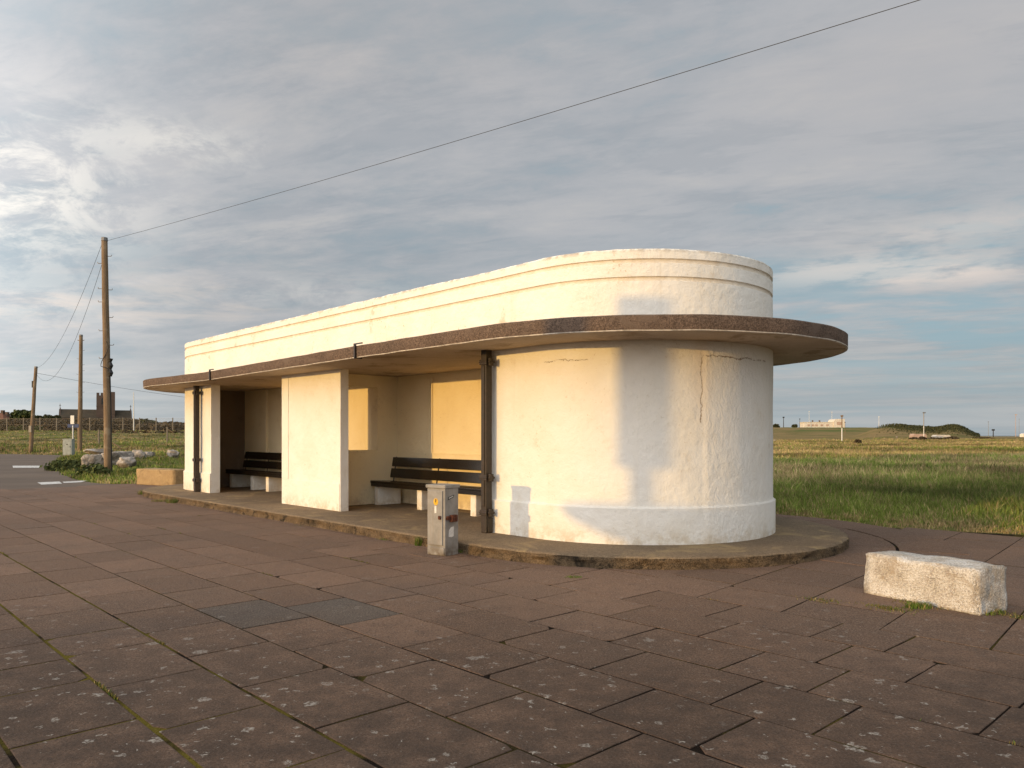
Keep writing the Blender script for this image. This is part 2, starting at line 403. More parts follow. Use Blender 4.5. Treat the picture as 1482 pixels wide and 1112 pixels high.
# inner walls
b = B()
b.ubox(5.8, 12.29, 8.5, 8.94, ZP-.02, ZS+.01); b.ubox(12.53, 17.8, 8.5, 8.94, ZP-.02, ZS+.01); b.ubox(17.801, 19.0, 8.44, 9.0, ZP-.02, ZS+.01)
sw = b.out('spine_wall', M_inner, shelter)
b = B(); b.ubox(8.0, 11.16, 8.47, 8.4995, 1.075, 1.105); b.ubox(11.161, 11.19, 8.480, 8.4995, 1.10, 2.46); b.out('spine_ledge', M_inner, sw)
for v0, v1 in ((6.905, 8.62), (8.821, 10.535)):
    b = B(); wv0, wv1 = (7.22, 8.05) if v0 < 8 else (9.4, 10.2)
    b.ubox(12.29, 12.51, v0, wv0, ZP-.02, ZS+.01); b.ubox(12.29, 12.51, wv1, v1, ZP-.02, ZS+.01)
    b.ubox(12.29, 12.51, wv0, wv1, ZP-.02, 1.14); b.ubox(12.29, 12.51, wv0, wv1, 2.32, ZS+.01)
    b.out('partition_wall', M_inner, shelter)
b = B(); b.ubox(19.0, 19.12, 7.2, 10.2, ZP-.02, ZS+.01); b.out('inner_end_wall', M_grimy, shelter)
b = B(); b.ubox(5.68, 5.8, 7.2, 10.2, ZP-.02, ZS+.01); b.out('inner_end_wall', M_inner, shelter)
# stained wainscot rail on the grimy end wall
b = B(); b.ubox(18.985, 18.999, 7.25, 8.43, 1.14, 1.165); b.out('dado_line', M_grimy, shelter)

# canopy
P = []
for (u, v, nu, nv) in stadium(2.80, step=.15, narc=110):
    d = .04
    if nv < -.99:
        if u > 9.6: d = .04 - .20*min(1, (u-9.6)/5.7)
        if u > 16.0: d = -.16 + .19*min(1, (u-16)/2.28)
    elif u > UB: d = .03
    P.append((u+nu*d, v+nv*d, nu, nv))
b = B()
fas = [(-.004, ZS-.012), (0, ZS-.002), (.001, ZS+.09), (0, ZT-.014), (-.014, ZT)]
def crow(o, z, amp=.0): return [W(u+nu*(o+amp*nz(u*3, v*3, z*8)), v+nv*(o+amp*nz(u*3, v*3, z*8)), z+amp*.8*nz(u*2.2, v*2.2, 5)) for (u, v, nu, nv) in P]
rows = [crow(o, z, .006) for o, z in fas]
b.grid([r+[r[0]] for r in rows[:2]], False, 2); b.grid([r+[r[0]] for r in rows[1:]], False, 0)
und = [crow(-.004, ZS-.012, .006), crow(-.03, ZS-.014, .004)]
b.grid([r+[r[0]] for r in und], False, 2)
und2 = [und[-1], crow(-.12, ZS-.004, 0), crow(-.35, ZS, 0), crow(-1.2, ZS, 0)]
b.grid([r+[r[0]] for r in und2], False, 1); b.face(und2[-1], 1)
tp = [rows[-1], crow(-.5, ZT+.005, 0)]; b.grid([r+[r[0]] for r in tp], False, 0); b.face(tp[-1], 0)
canopy = b.out('canopy', [M_can, M_soff, M_lip], shelter, smooth=True)
m = canopy.modifiers.new('split', 'EDGE_SPLIT'); m.split_angle = math.radians(35)
for ub_ in (9.6, 15.33):
    d = [p for p in P if p[3] < -.99]; q = min(d, key=lambda p: abs(p[0]-ub_)); u0, v0 = q[0], q[1]
    b = B(); b.ubox(u0-.016, u0+.016, v0-.032, v0-.004, ZS-.01, ZT+.03); b.ubox(u0-.20, u0+.016, v0-.03, v0-.012, ZT+.012, ZT+.03)
    b.ubox(u0-.010, u0+.010, v0-.03, v0+.10, ZS-.024, ZS-.008)
    b.out('joint_bracket', M_pipe, canopy)

# parapet
prof = [(0, ZT-.03), (0, 2.9), (0, 3.05), (0, 3.235), (-.022, 3.243), (-.022, 3.283), (0, 3.291), (0, 3.37), (0, 3.445), (-.022, 3.453), (-.022, 3.493), (0, 3.501), (0, 3.60), (-.02, ZR), (-.22, ZR), (-.22, ZT-.03)]
b = B(); rows = []
for (u, v, nu, nv) in stadium(RW, step=.06, narc=130):
    row = []
    for (o, z) in prof:
        w = .006*nz(u*1.8, v*1.8, z*2); zz = z
        if z > 3.59: zz = z + .007*nz(u*5, v*5, 2) + .004*nz(u*17, v*17, 3) + .010*nz(u*.7, v*.7, 1) - .03*max(0, nz(u*2.3, v*2.3, 9)-.42); w -= .03*max(0, nz(u*3, v*3, 4)-.3)
        row.append(W(u+nu*(o+w), v+nv*(o+w), zz))
    rows.append(row)
rows.append(rows[0]); b.grid(rows, True)
par = b.out('parapet', M_para, shelter, smooth=True); m = par.modifiers.new('split', 'EDGE_SPLIT'); m.split_angle = math.radians(30)
b = B(); b.face([W(u, v, 3.2) for (u, v, a_, c_) in stadium(RW-.21, step=1, narc=24)]); b.out('roof_slab', M_plinth, shelter)

# downpipes
def downpipe(u, v, zb=ZP):
    b = B(); s = .105
    b.ubox(u-s/2, u+s/2, v-s/2, v+s/2, zb+.06, ZS)
    b.ubox(u-.02, u+.02, v-s/2-.012, v-s/2, zb+.35, ZS-.2)
    p = b.out('downpipe', M_pipe, shelter, bevel=.012)
    b = B(); b.ubox(u-.052, u+.052, v-.052, v-.02, zb, zb+.24); b.ubox(u-.062, u+.062, v-.02, v+.06, zb, zb+.2); b.out('pipe_shoe', M_pipe, p, bevel=.01)
    for z in (zb+.27, zb+.73, ZS-.16):
        b = B(); b.ubox(u-.072, u+.068, v-.07, v+.066, z-.035, z+.035)
        b.ubox(u-.112, u-.072, v-.035, v+.03, z-.05, z+.05); b.tube([W(u-.10, v-.05, z), W(u-.10, v+.05, z)], .017)
        b.ubox(u-.078, u+.074, v-.076, v+.07, z-.008, z+.010)
        b.out('pipe_clamp', M_pipe, p, bevel=.008)
downpipe(7.62, 6.685); downpipe(17.62, 6.695)

# benches ------------------------------------------------
def slat(b, u0, u1, v, z, dv, dz, tilt):
    c, s = math.cos(tilt), math.sin(tilt)
    q = [(-dv/2, 0), (dv/2, 0), (dv/2, dz), (-dv/2, dz)]
    ring = lambda u: [W(u, v+a*c+h*s, z-a*s+h*c) for a, h in q]
    b.grid([ring(u0), ring(u1)], True, 0, True)
def bench(u0, u1, legs, label):
    root = empty('bench', W((u0+u1)/2, 8.1, ZP), label, 'bench')
    for k, (v, z, dv, dz, tl) in enumerate(((7.86, .535, .09, .045, 0), (7.965, .537, .09, .04, 0), (8.07, .533, .09, .04, 0), (8.175, .527, .09, .04, 0))):
        b = B(); slat(b, u0, u1, v, z, dv, dz, tl); b.out('seat_slat', M_blackwood, root, bevel=.006)
    b = B(); slat(b, u0+.02, u1-.02, 7.83, .475, .03, .085, 0); b.out('front_rail', M_blackwood, root, bevel=.005)
    for (v, z) in ((8.27, .62), (8.31, .83)):
        b = B(); slat(b, u0-.0, u1-.0, v, z, .035, .175, .17); b.out('back_slat', M_blackwood, root, bevel=.006)
    for u in legs:
        b = B(); b.ubox(u-.07, u+.07, 7.90, 8.40, ZP-.02, .50)
        o = b.out('support', M_wall2, root, bevel=.012)
        b = B(); b.tube([W(u, 8.27, .5), W(u, 8.35, 1.01)], .012, 6); b.out('back_bracket', M_pipe, root)
    return root
bench(7.3, 12.18, (12.1, 10.77, 9.33, 7.9), 'black slatted bench in the nearer open bay, on white block supports')
bench(12.75, 18.7, (18.6, 17.4, 16.6, 15.2, 13.8), 'black slatted bench in the farther, darker bay beyond the white front panel')

# ---------------------------------------------------------------- utility cabinet
c0 = np.array([7.07, 5.56]); fdir = np.array([.985, -.17]); fdir /= np.linalg.norm(fdir); sdir = np.array([.17, .985]); sdir /= np.linalg.norm(sdir)
def CB(a, d, z): p = c0+fdir*a+sdir*d; return W(p[0], p[1], z)
def cbox(b, a0, a1, d0, d1, z0, z1, mi=0):
    k = [CB(a0, d0, z0), CB(a1, d0, z0), CB(a1, d1, z0), CB(a0, d1, z0)]; t_ = [(x, y, z1) for x, y, _ in k]
    b.grid([k, t_], True, mi, True)
CW, CD = .285, .235
cab = empty('utility_cabinet', CB(CW/2, CD/2, 0), 'weathered grey metal utility cabinet with yellow warning sticker standing by the kerb', 'cabinet')
b = B(); cbox(b, 0, CW, 0, CD, 0, .795); b.out('body', M_cab, cab, bevel=.006)
b = B(); cbox(b, -.015, CW+.015, -.015, CD+.015, .795, .835); b.out('lid', M_cab, cab, bevel=.006)
b = B(); cbox(b, .012, CW-.012, -.012, -.0005, .012, .10); b.out('base_panel', M_cab, cab, bevel=.003)
b = B(); cbox(b, .035, CW-.02, -.014, -.0005, .125, .765); door = b.out('door', M_cab, cab, bevel=.004)
b = B(); cbox(b, .048, .088, -.035, -.0145, .43, .475); b.out('lock_boss', M_rust, door, bevel=.012)
def cpoly(pts, d, mat, name, par):
    b = B(); lo = [CB(a, d, z) for a, z in pts]; hi = [CB(a, d-.0015, z) for a, z in pts]; b.grid([lo, hi], True, 0, True); return b.out(name, mat, par)
st = cpoly([(.135+.036*math.cos(t), .635+.042*math.sin(t)) for t in [i*math.pi/8 for i in range(16)]], -.0145, M_yel, 'warning_sticker', door)
cpoly([(.128, .668), (.142, .668), (.137, .648), (.147, .648), (.128, .615), (.133, .638), (.124, .638)], -.0165, M_black, 'bolt_symbol', st)
cpoly([(.155, .50), (.155, .59), (.125, .585), (.125, .505)], -.0145, M_white, 'paper_label', door)
b = B(); cbox(b, -.055, -.001, .07, .165, .40, .48); cbox(b, -.03, -.001, .015, .07, .425, .47); cbox(b, -.022, -.001, .0, .015, .438, .455); b.out('padlock_housing', M_rust, cab, bevel=.006)
def spoly(pts, off, mat, name):
    b = B(); lo = [CB(-off, d, z) for d, z in pts]; hi = [CB(-off-.0015, d, z) for d, z in pts]; b.grid([lo, hi], True, 0, True); return b.out(name, mat, cab)
spoly([(.045, .655), (.15, .685), (.155, .715), (.05, .69)], .0005, M_black, 'side_sticker')
spoly([(.06, .672), (.138, .694), (.14, .704), (.063, .683)], .0022, M_white, 'sticker_strip')
spoly([(.06, .225), (.065, .30), (.10, .335), (.15, .34), (.15, .225), (.11, .215)], .0005, M_white, 'torn_paper')
b = B(); c_ = CB(CW/2, CD/2-.05, 0)
b.box((c_[0], c_[1], -.004), (.58, .50, .008), uu); tag(b.out('base_pad', M_slab, cab), None)

# ---------------------------------------------------------------- concrete blocks
def rough_block(name, ctr, dims, e1, mat, label, seed, amp=.012, top_taper=0.):
    bm = bmesh.new(); bmesh.ops.create_cube(bm, size=1)
    bmesh.ops.bevel(bm, geom=bm.edges[:], offset=.022, segments=2, affect='EDGES')
    bmesh.ops.subdivide_edges(bm, edges=[e for e in bm.edges if e.calc_length() > .2], cuts=14, use_grid_fill=True)
    e1 = np.array(e1)/np.linalg.norm(e1); ang = math.atan2(e1[1], e1[0])
    for v in bm.verts:
        x, y, z = v.co; x *= dims[0]; y *= dims[1]; z = (z+.5)*dims[2]
        q = Vector((x, y, z))*5
        n_ = noise.noise_vector(q+Vector((seed, 0, 0)))*amp + noise.noise_vector(q*3.3+Vector((0, seed, 0)))*amp*.6
        v.co = Vector((x, y, z))+n_
    me = bpy.data.meshes.new(name); bmesh.ops.recalc_face_normals(bm, faces=bm.faces); bm.to_mesh(me); bm.free()
    me.materials.append(mat); [setattr(p, 'use_smooth', True) for p in me.polygons]
    o = bpy.data.objects.new(name, me); COL.objects.link(o); o.location = ctr; o.rotation_euler = (0, 0, ang)
    return tag(o, label, 'concrete block')
q1 = np.array(PX(1250, 858)); q2 = np.array(PX(1409, 890)); q3 = np.array(PX(1452, 882))
e = q2-q1; L = np.linalg.norm(e); e /= L; nrm = np.array([-e[1], e[0]]); dpt = .40
cb = (q1+q2)/2+nrm*dpt/2
rough_block('concrete_block', (cb[0]+e[0]*.02, cb[1]+e[1]*.02, -.012), (L+.04, dpt, .375), e, M_block, 'pale pitted concrete block lying alone on the paving at the right', 3, .013)
q1 = np.array(W(22.9, 6.93)[:2]); q2 = np.array(PX(252, 703))
q1 = np.array(PX(197, 701)); q2 = np.array(PX(253, 704)); e = q2-q1; L = np.linalg.norm(e); e /= L; nrm = np.array([-e[1], e[0]])
cb = (q1+q2)/2+nrm*.3
rough_block('concrete_block', (cb[0], cb[1], -.02), (L, .6, .47), e, M_block2, 'ochre concrete block beside the far rounded end of the shelter', 9, .010)

# ---------------------------------------------------------------- paving
def in_poly(x, y, poly):
    inside = np.zeros(x.shape, bool); n = len(poly); j = n-1
    for i in range(n):
        xi, yi = poly[i]; xj, yj = poly[j]
        c_ = ((yi > y) != (yj > y)) & (x < (xj-xi)*(y-yi)/(yj-yi+1e-12)+xi); inside ^= c_; j = i
    return inside
def dist_poly(x, y, poly):
    d = np.full(x.shape, 1e9); n = len(poly)
    for i in range(n):
        ax, ay = poly[i]; bx, by = poly[(i+1) % n]; dx, dy = bx-ax, by-ay
        t_ = np.clip(((x-ax)*dx+(y-ay)*dy)/(dx*dx+dy*dy), 0, 1)
        d = np.minimum(d, np.hypot(x-ax-t_*dx, y-ay-t_*dy))
    return np.where(in_poly(x, y, poly), -d, d)
edge_px = [(-200, 657.5), (-60, 657), (30, 657.5), (92, 659), (84, 664), (76, 671), (79, 679), (90, 687), (112, 694), (135, 698.5), (165, 700.5), (196, 700)]
PAVED = [PX(*p) for p in edge_px] + [W(21.6, 9.5)[:2], W(20.5, 12.4)[:2], W(14, 12.6)[:2], W(6.75, 12.75)[:2], W(5.2, 12.55)[:2], W(4.4, 12.5)[:2], W(3.0, 13.0)[:2], W(.5, 14.2)[:2], W(-4, 16.5)[:2], W(-14, 22)[:2], W(-40, 22)[:2], W(-40, -14)[:2], W(40, -14)[:2], W(90, 0)[:2]]

jointed = {-1: (4.09, 4.94), 0: (3.05, 3.85, 4.70), 1: (3.36, 4.19, 5.0, 5.8, 6.57, 7.45), 2: (2.24, 3.05, 3.89, 4.66, 5.46, 6.33, 7.15), 3: (1.975, 2.585, 3.41, 4.24, 5.05, 5.9, 6.74),
           4: (1.68, 2.24, 3.07, 3.9, 4.74, 5.58, 6.42), 5: (1.14, 1.98, 2.535, 3.39, 4.17), 6: (1.67, 2.2, 3.05), 7: (2.0, 2.51)}
SV, SF, ST = [], [], []
def add_slab(pts, tone, zt):
    """pts: list of (u,v) ccw outline"""
    n = len(pts); cu = sum(p[0] for p in pts)/n; cv = sum(p[1] for p in pts)/n
    k = len(SV); a1, a2 = rnd.gauss(0, .0007), rnd.gauss(0, .0007)
    for ins, dz in ((.004, 0), (.0, -.0012), (.0, -.045)):
        for (u, v) in pts:
            L_ = math.hypot(u-cu, v-cv); s_ = 1-ins*1.4/L_
            uu_, vv_ = cu+(u-cu)*s_, cv+(v-cv)*s_
            SV.append(W(uu_, vv_, zt+dz+a1*(u-cu)*2+a2*(v-cv)*2))
    SF.append(tuple(range(k, k+n))); ST.append(tone)
    for r in range(2):
        for j in range(n):
            j2 = (j+1) % n; SF.append((k+r*n+j, k+r*n+j2, k+(r+1)*n+j2, k+(r+1)*n+j)); ST.append(tone)
def rect(u0, u1, v0, v1, g=.007):
    j = lambda: rnd.uniform(-.003, .003)
    def sub(a, b_, n):
        return [(a[0]+(b_[0]-a[0])*i/n+rnd.uniform(-.0018, .0018), a[1]+(b_[1]-a[1])*i/n+rnd.uniform(-.0018, .0018)) for i in range(n)]
    ga = .011 if abs(v0-1.27) < .6 else .0075; gb = .011 if abs(v1-1.27) < .6 else .0075; g = .007
    c4 = [(u0+g+j(), v0+ga+j()), (u1-g+j(), v0+ga+j()), (u1-g+j(), v1-gb+j()), (u0+g+j(), v1-gb+j())]
    near = (u0 < 7 and abs(v0) < 8)
    n = 5 if near else 1
    pts = []
    for i in range(4):
        if n > 1 and rnd.random() < .10:      # a broken corner
            q = c4[i]; a = c4[i-1]; b_ = c4[(i+1) % 4]; la = math.dist(q, a); lb = math.dist(q, b_); k1, k2 = rnd.uniform(.02, .07), rnd.uniform(.02, .07)
            pts.append((q[0]+(a[0]-q[0])*k1/la, q[1]+(a[1]-q[1])*k1/la)); pts.append((q[0]+(b_[0]-q[0])*k2/lb, q[1]+(b_[1]-q[1])*k2/lb))
            pts += sub(c4[i], b_, n)[1:]
        else: pts += sub(c4[i], c4[(i+1) % 4], n) if n > 1 else [c4[i]]
    return pts
V0, PV = 1.27, .5645
def ok(u, v):
    if u > 23.7: return False
    du = min(max(u, UA), UB); r = math.hypot(u-du, v-VC)
    if r < 2.5: return False
    if v > VC+.25 and u < UA+.3 and r < 4.0: return False
    x, y, _ = W(u, v)
    return True
for k in range(-14, 24):
    v0 = V0+PV*k; v1 = v0+PV
    if v0 > 5.75 and True: break
    js = list(jointed.get(k, ())) or [rnd.uniform(2, 2.8)]
    while js[0] > -8: js.insert(0, js[0]-(.835 if rnd.random() < .85 else .56)+rnd.uniform(-.01, .01))
    while js[-1] < 24: js.append(js[-1]+(.835 if rnd.random() < .88 else .56)+rnd.uniform(-.01, .01))
    for a_, b_ in zip(js, js[1:]):
        grey = (k == 2 and (a_ < 6.0 < b_)) or (k == 3 and (a_ < 5.3 < b_)) 
        if ok((a_+b_)/2, (v0+v1)/2): add_slab(rect(a_, b_, v0, v1), .99 if grey else rnd.random()*.95, rnd.gauss(0, .0006))
# the field beyond the kerb line is laid the other way round
us = [-8.0+.75*i for i in range(13)]; us = [u for u in us if u < 1.3]+[1.54, 2.25, 3.02, 3.80, 4.55, 5.3, 6.05, 6.8]+[7.6+.82*i for i in range(22)]
VST = V0+PV*8
for a_, b_ in zip(us, us[1:]):
    v = VST; off = rnd.uniform(.3, .85); v1 = v+off
    sk = lambda q: .10*max(0, q-5.8) if a_ < 4.5 else 0
    while v < 16.5:
        um = (a_+b_)/2
        xw, yw, _ = W(um, (v+v1)/2)
        if ok(um, (v+v1)/2) and dist_poly(np.array([xw]), np.array([yw]), PAVED)[0] < -.25:
            pts = [(p[0]+ (sk(p[1])), p[1]) for p in rect(a_, b_, v, v1)]
            add_slab(pts, rnd.random()*.95, rnd.gauss(-.001, .001))
        v = v1; v1 = v+(.83 if rnd.random() < .75 else .56)
# curved courses round the end of the plinth
def ring(r0, r1, a0, a1, seg, z):
    a = a0
    while a < a1:
        da = seg/((r0+r1)/2)*rnd.uniform(.8, 1.2); e_ = min(a+da, a1)
        n = 6; g = .006
        i0 = [(UA-math.sin(q)*(r0+g), VC-math.cos(q)*(r0+g)) for q in np.linspace(a+g/r0, e_-g/r0, n)]
        o0 = [(UA-math.sin(q)*(r1-g), VC-math.cos(q)*(r1-g)) for q in np.linspace(e_-g/r1, a+g/r1, n)]
        add_slab(o0+i0, rnd.random()*.8, z+rnd.gauss(0, .0015)); a = e_
ring(2.83, 3.39, 1.50, 3.3, 1.3, .007); ring(3.415, 4.17, 1.60, 3.3, 1.1, .005)
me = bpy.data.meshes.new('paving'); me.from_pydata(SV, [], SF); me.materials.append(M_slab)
at = me.attributes.new('tone', 'FLOAT', 'FACE'); at.data.foreach_set('value', ST)
bm = bmesh.new(); bm.from_mesh(me); bmesh.ops.recalc_face_normals(bm, faces=bm.faces); bm.to_mesh(me); bm.free()
o = bpy.data.objects.new('paving', me); COL.objects.link(o); tag(o, 'brownish red concrete paving slabs', None, None, 'structure'); 

def sheet(name, poly, z, mat, kind='structure', label=None):
    bm = bmesh.new(); vs = [bm.verts.new((x, y, z)) for x, y in poly]; f = bm.faces.new(vs)
    bmesh.ops.triangulate(bm, faces=[f]); bmesh.ops.recalc_face_normals(bm, faces=bm.faces)
    if bm.faces and sum(f.normal.z for f in bm.faces) < 0: bmesh.ops.reverse_faces(bm, faces=bm.faces)
    me = bpy.data.meshes.new(name); bm.to_mesh(me); bm.free(); me.materials.append(mat)
    o = bpy.data.objects.new(name, me); COL.objects.link(o); return tag(o, label, None, None, kind)
sheet('paving_bed', [W(-9, -12)[:2], W(25, -12)[:2], W(25, 6.2)[:2], W(22.6, 9)[:2], W(20.5, 12.3)[:2], W(6.75, 12.55)[:2], W(4.4, 12.3)[:2], W(3., 12.8)[:2], W(.5, 14.0)[:2], W(-4, 16.2)[:2], W(-9, 16.5)[:2]], -.0042, M_bed)
# road with worn edge
rp = []
for i in range(len(edge_px)):
    x, y = edge_px[i]; x2, y2 = edge_px[min(i+1, len(edge_px)-1)]
    for s_ in range(6 if i < len(edge_px)-1 else 1):
        f_ = s_/6; X, Y = PX(x+(x2-x)*f_, y+(y2-y)*f_); w_ = .12*nz(X*1.7, Y*1.7); rp.append((X+w_, Y+w_*2))
rp = rp + [W(23.2, 7.4)[:2]]
for v in np.arange(6.8, -14, -.4): rp.append(W(22.95+.18*nz(v*2, 3.)+.25*math.sin(v*.9), v)[:2])
rp += [W(90, -14)[:2], W(100, -5)[:2]]
sheet('road', rp, -.003, M_asph)
def mark(px, name):
    poly = [PX(*p) for p in px]; return sheet(name, poly, .003, M_rpaint)
mark([(18, 674.3), (58, 674.3), (57, 677.2), (19, 677.2)], 'road_marking')
mark([(54, 698.5), (86, 697.2), (90, 700.2), (60, 701.8)], 'road_marking')
mark([(90, 697.6), (128, 695.5), (118, 698.2), (93, 699.4)], 'road_marking')

# ---------------------------------------------------------------- terrain
def fbm(x, y, s, seed=0):
    # cheap vectorised value noise
    def vn(x, y, sd):
        xi = np.floor(x).astype(np.int64); yi = np.floor(y).astype(np.int64); xf = x-xi; yf = y-yi
        def h(a, b_):
            n_ = (a*374761393+b_*668265263+sd*974634777) & 0x7fffffff; n_ = ((n_ ^ (n_ >> 13))*1274126177) & 0x7fffffff; return ((n_ ^ (n_ >> 16)) & 0xffff)/65535.
        sx = xf*xf*(3-2*xf); sy = yf*yf*(3-2*yf)
        return (h(xi, yi)*(1-sx)+h(xi+1, yi)*sx)*(1-sy)+(h(xi, yi+1)*(1-sx)+h(xi+1, yi+1)*sx)*sy
    r = 0; a = .5
    for o_ in range(4): r = r+a*vn(x*s*2**o_, y*s*2**o_, seed+o_); a *= .5
    return r/.9375-.5
def sst(a, b_, x): t_ = np.clip((x-a)/(b_-a), 0, 1); return t_*t_*(3-2*t_)
def bumpf(px, sig, Y, X, Y0, sy):        # ridge defined by direction
    q = CX+F*X/np.maximum(Y, 1); return np.exp(-((q-px)/sig)**2)*sst(Y0-sy, Y0, Y)
def terr(x, y):
    x = np.asarray(x, float); y = np.asarray(y, float)
    d = dist_poly(x, y, PAVED)
    z = np.where(d < 0, -.05, -.05+sst(-.02, .5, d)*.07)
    z = z+sst(.2, 3, d)*(fbm(x, y, .35)*.22+fbm(x, y, .09, 5)*.25+.04)
    z = z+np.where(y > 0, 1, 0)*sst(.6, 2.5, d)*.10
    q = CX+F*x/np.maximum(y, 1.)
    # left: mown bank rising to the fence
    L_ = (y > 0)*sst(520, 330, q)
    z = z+L_*(sst(60, 66, y)*.25+sst(64, 112, y)*1.55+sst(112, 260, y)*1.6)
    # right: low dunes and the hill with the white house
    R_ = (y > 0)*sst(700, 900, q)
    z = z+R_*sst(80, 170, y)*(.2+.5*fbm(x, y, .03, 9))
    hill = (sst(1440, 1250, q)*5.3)*sst(250, 430, y)
    z = z+R_*hill
    dune = (np.exp(-((q-1278)/36)**2)*3.1+np.exp(-((q-1335)/45)**2)*3.0+np.exp(-((q-1385)/24)**2)*2.7)*np.exp(-((y-250)/38)**2)
    z = z+R_*dune*(1+.25*fbm(x, y, .12, 3))
    z = z+sst(1250, 1500, q)*R_*sst(150, 400, y)*.2
    # drop to the shore
    z = z-sst(650, 900, np.hypot(x, y))*14
    return z
NA, NR = 900, 300
ang = np.concatenate([np.linspace(-.72, .72, 620, endpoint=False), np.linspace(.72, 2*math.pi-.72, 160, endpoint=False)]); NA = len(ang)
rad = np.concatenate([[0.], 2.*np.exp(np.linspace(0, math.log(950/2.), NR))])
A, R = np.meshgrid(ang, rad); TX = R*np.sin(A); TY = R*np.cos(A); TZ = terr(TX, TY)
vts = np.stack([TX, TY, TZ], -1).reshape(-1, 3); i_ = np.arange(NR)[:, None]*NA; j_ = np.arange(NA)[None, :]; j2 = (j_+1) % NA
fc = np.stack([i_+j_, i_+NA+j_, i_+NA+j2, i_+j2], -1).reshape(-1, 4)
def np_mesh(name, verts, faces, mat, colors=None, smooth=False):
    me = bpy.data.meshes.new(name); nv, nf, k = len(verts), len(faces), faces.shape[1]
    me.vertices.add(nv); me.vertices.foreach_set('co', verts.astype(np.float32).ravel())
    me.loops.add(nf*k); me.loops.foreach_set('vertex_index', faces.astype(np.int32).ravel())
    me.polygons.add(nf); me.polygons.foreach_set('loop_start', np.arange(0, nf*k, k, dtype=np.int32))
    if smooth: me.polygons.foreach_set('use_smooth', np.ones(nf, bool))
    me.materials.append(mat)
    if colors is not None:
        a_ = me.color_attributes.new('tint', 'FLOAT_COLOR', 'POINT'); a_.data.foreach_set('color', colors.astype(np.float32).ravel())
    me.update(calc_edges=True); me.validate()
    o = bpy.data.objects.new(name, me); COL.objects.link(o); return o
g = np_mesh('ground', vts, fc, M_ground, smooth=True); tag(g, 'rough open ground of grass and low dunes', None, None, 'structure')
sea = sheet('sea', [(12000*math.cos(a), 12000*math.sin(a)) for a in np.linspace(0, 2*math.pi, 48, endpoint=False)], -2.2, M_sea)

# ---------------------------------------------------------------- grass
def blades(name, x, y, h, w, cols, lean=.45, z=None, label=None, bend=True):
    n = len(x); z = terr(x, y) if z is None else z
    th = rng.uniform(0, 2*math.pi, n); la = rng.uniform(0, 2*math.pi, n); lm = h*lean*rng.uniform(.1, 1., n)
    dx, dy = np.cos(th)*w/2, np.sin(th)*w/2; lx, ly = np.cos(la)*lm, np.sin(la)*lm
    v = np.empty((n, 5, 3)); 
    v[:, 0] = np.stack([x-dx, y-dy, z-.02], -1); v[:, 1] = np.stack([x+dx, y+dy, z-.02], -1)
    v[:, 2] = np.stack([x+dx*.7+lx*.35, y+dy*.7+ly*.35, z+h*.6], -1); v[:, 3] = np.stack([x-dx*.7+lx*.35, y-dy*.7+ly*.35, z+h*.6], -1)
    v[:, 4] = np.stack([x+lx, y+ly, z+h], -1)
    k = np.arange(n)[:, None]*5
    tri = np.concatenate([k+np.array([0, 1, 2]), k+np.array([0, 2, 3]), k+np.array([3, 2, 4])])
    col = np.ones((n, 5, 4)); col[:, :, :3] = cols[:, None, :]; 
    o = np_mesh(name, v.reshape(-1, 3), tri, M_grass, col.reshape(-1, 4)); return tag(o, label, None, None, 'stuff')
G1, G2, S1, S2 = np.array([.095,.140,.022]), np.array([.19,.23,.05]), np.array([.36,.27,.14]), np.array([.25,.19,.085])
def grass_cols(x, y, dryness):
    n = len(x); t_ = rng.random((n, 1)); gcol = G1*(1-t_)+G2*t_; s_ = S1*(1-t_)+S2*t_
    p = np.clip(dryness+.9*fbm(x, y, .3, 21)+1.0*fbm(x, y, .07, 22), .04, .97); dry = rng.random(n) < p
    c_ = np.where(dry[:, None], s_, gcol)*rng.uniform(.75, 1.2, (n, 1)); return c_
def wedge(n, x0, x1, Y0, Y1, power=1.):
    q = rng.uniform(x0, x1, n); Y = 1/(1/Y0+(1/Y1-1/Y0)*rng.random(n)**power); return (q-CX)/F*Y, Y
# tussocks: blades fan out of shared roots, each tussock green, straw or in between
def tussocks(tx, ty, per, spread, h, w, dryness, name, label, shade=None):
    n = len(tx); size = rng.uniform(.5, 1.5, n)*(1+1.3*fbm(tx, ty, .45, 61))
    size = np.clip(size, .25, 2.2)
    p = np.clip(dryness+2.2*fbm(tx, ty, .22, 21)+2.2*fbm(tx, ty, .05, 22), .03, .97)
    kind = rng.random(n) < p; tone = rng.uniform(.7, 1.3, n)*np.clip(1+1.8*fbm(tx, ty, .35, 71)+1.2*fbm(tx, ty, .09, 72), .4, 1.8)
    idx = np.repeat(np.arange(n), per); m_ = len(idx)
    a_ = rng.uniform(0, 6.2832, m_); r_ = rng.random(m_)**.7*spread*size[idx]
    x = tx[idx]+np.cos(a_)*r_; y = ty[idx]+np.sin(a_)*r_
    hh = h[idx]*size[idx]*rng.uniform(.35, 1.1, m_)*(1-.5*(r_/(spread*size[idx]+1e-6))**2)
    t_ = rng.random((m_, 1)); gcol = G1*(1-t_)+G2*t_; s_ = S1*(1-t_)+S2*t_
    flip = rng.random(m_) < .16; isdry = kind[idx] ^ flip
    col = np.where(isdry[:, None], s_, gcol)*tone[idx][:, None]*rng.uniform(.8, 1.2, (m_, 1))
    d = dist_poly(x, y, PAVED); k_ = d > -.10
    return blades(name, x[k_], y[k_], hh[k_], (w*rng.uniform(.6, 1.4, m_))[k_], col[k_], lean=.75, label=label)
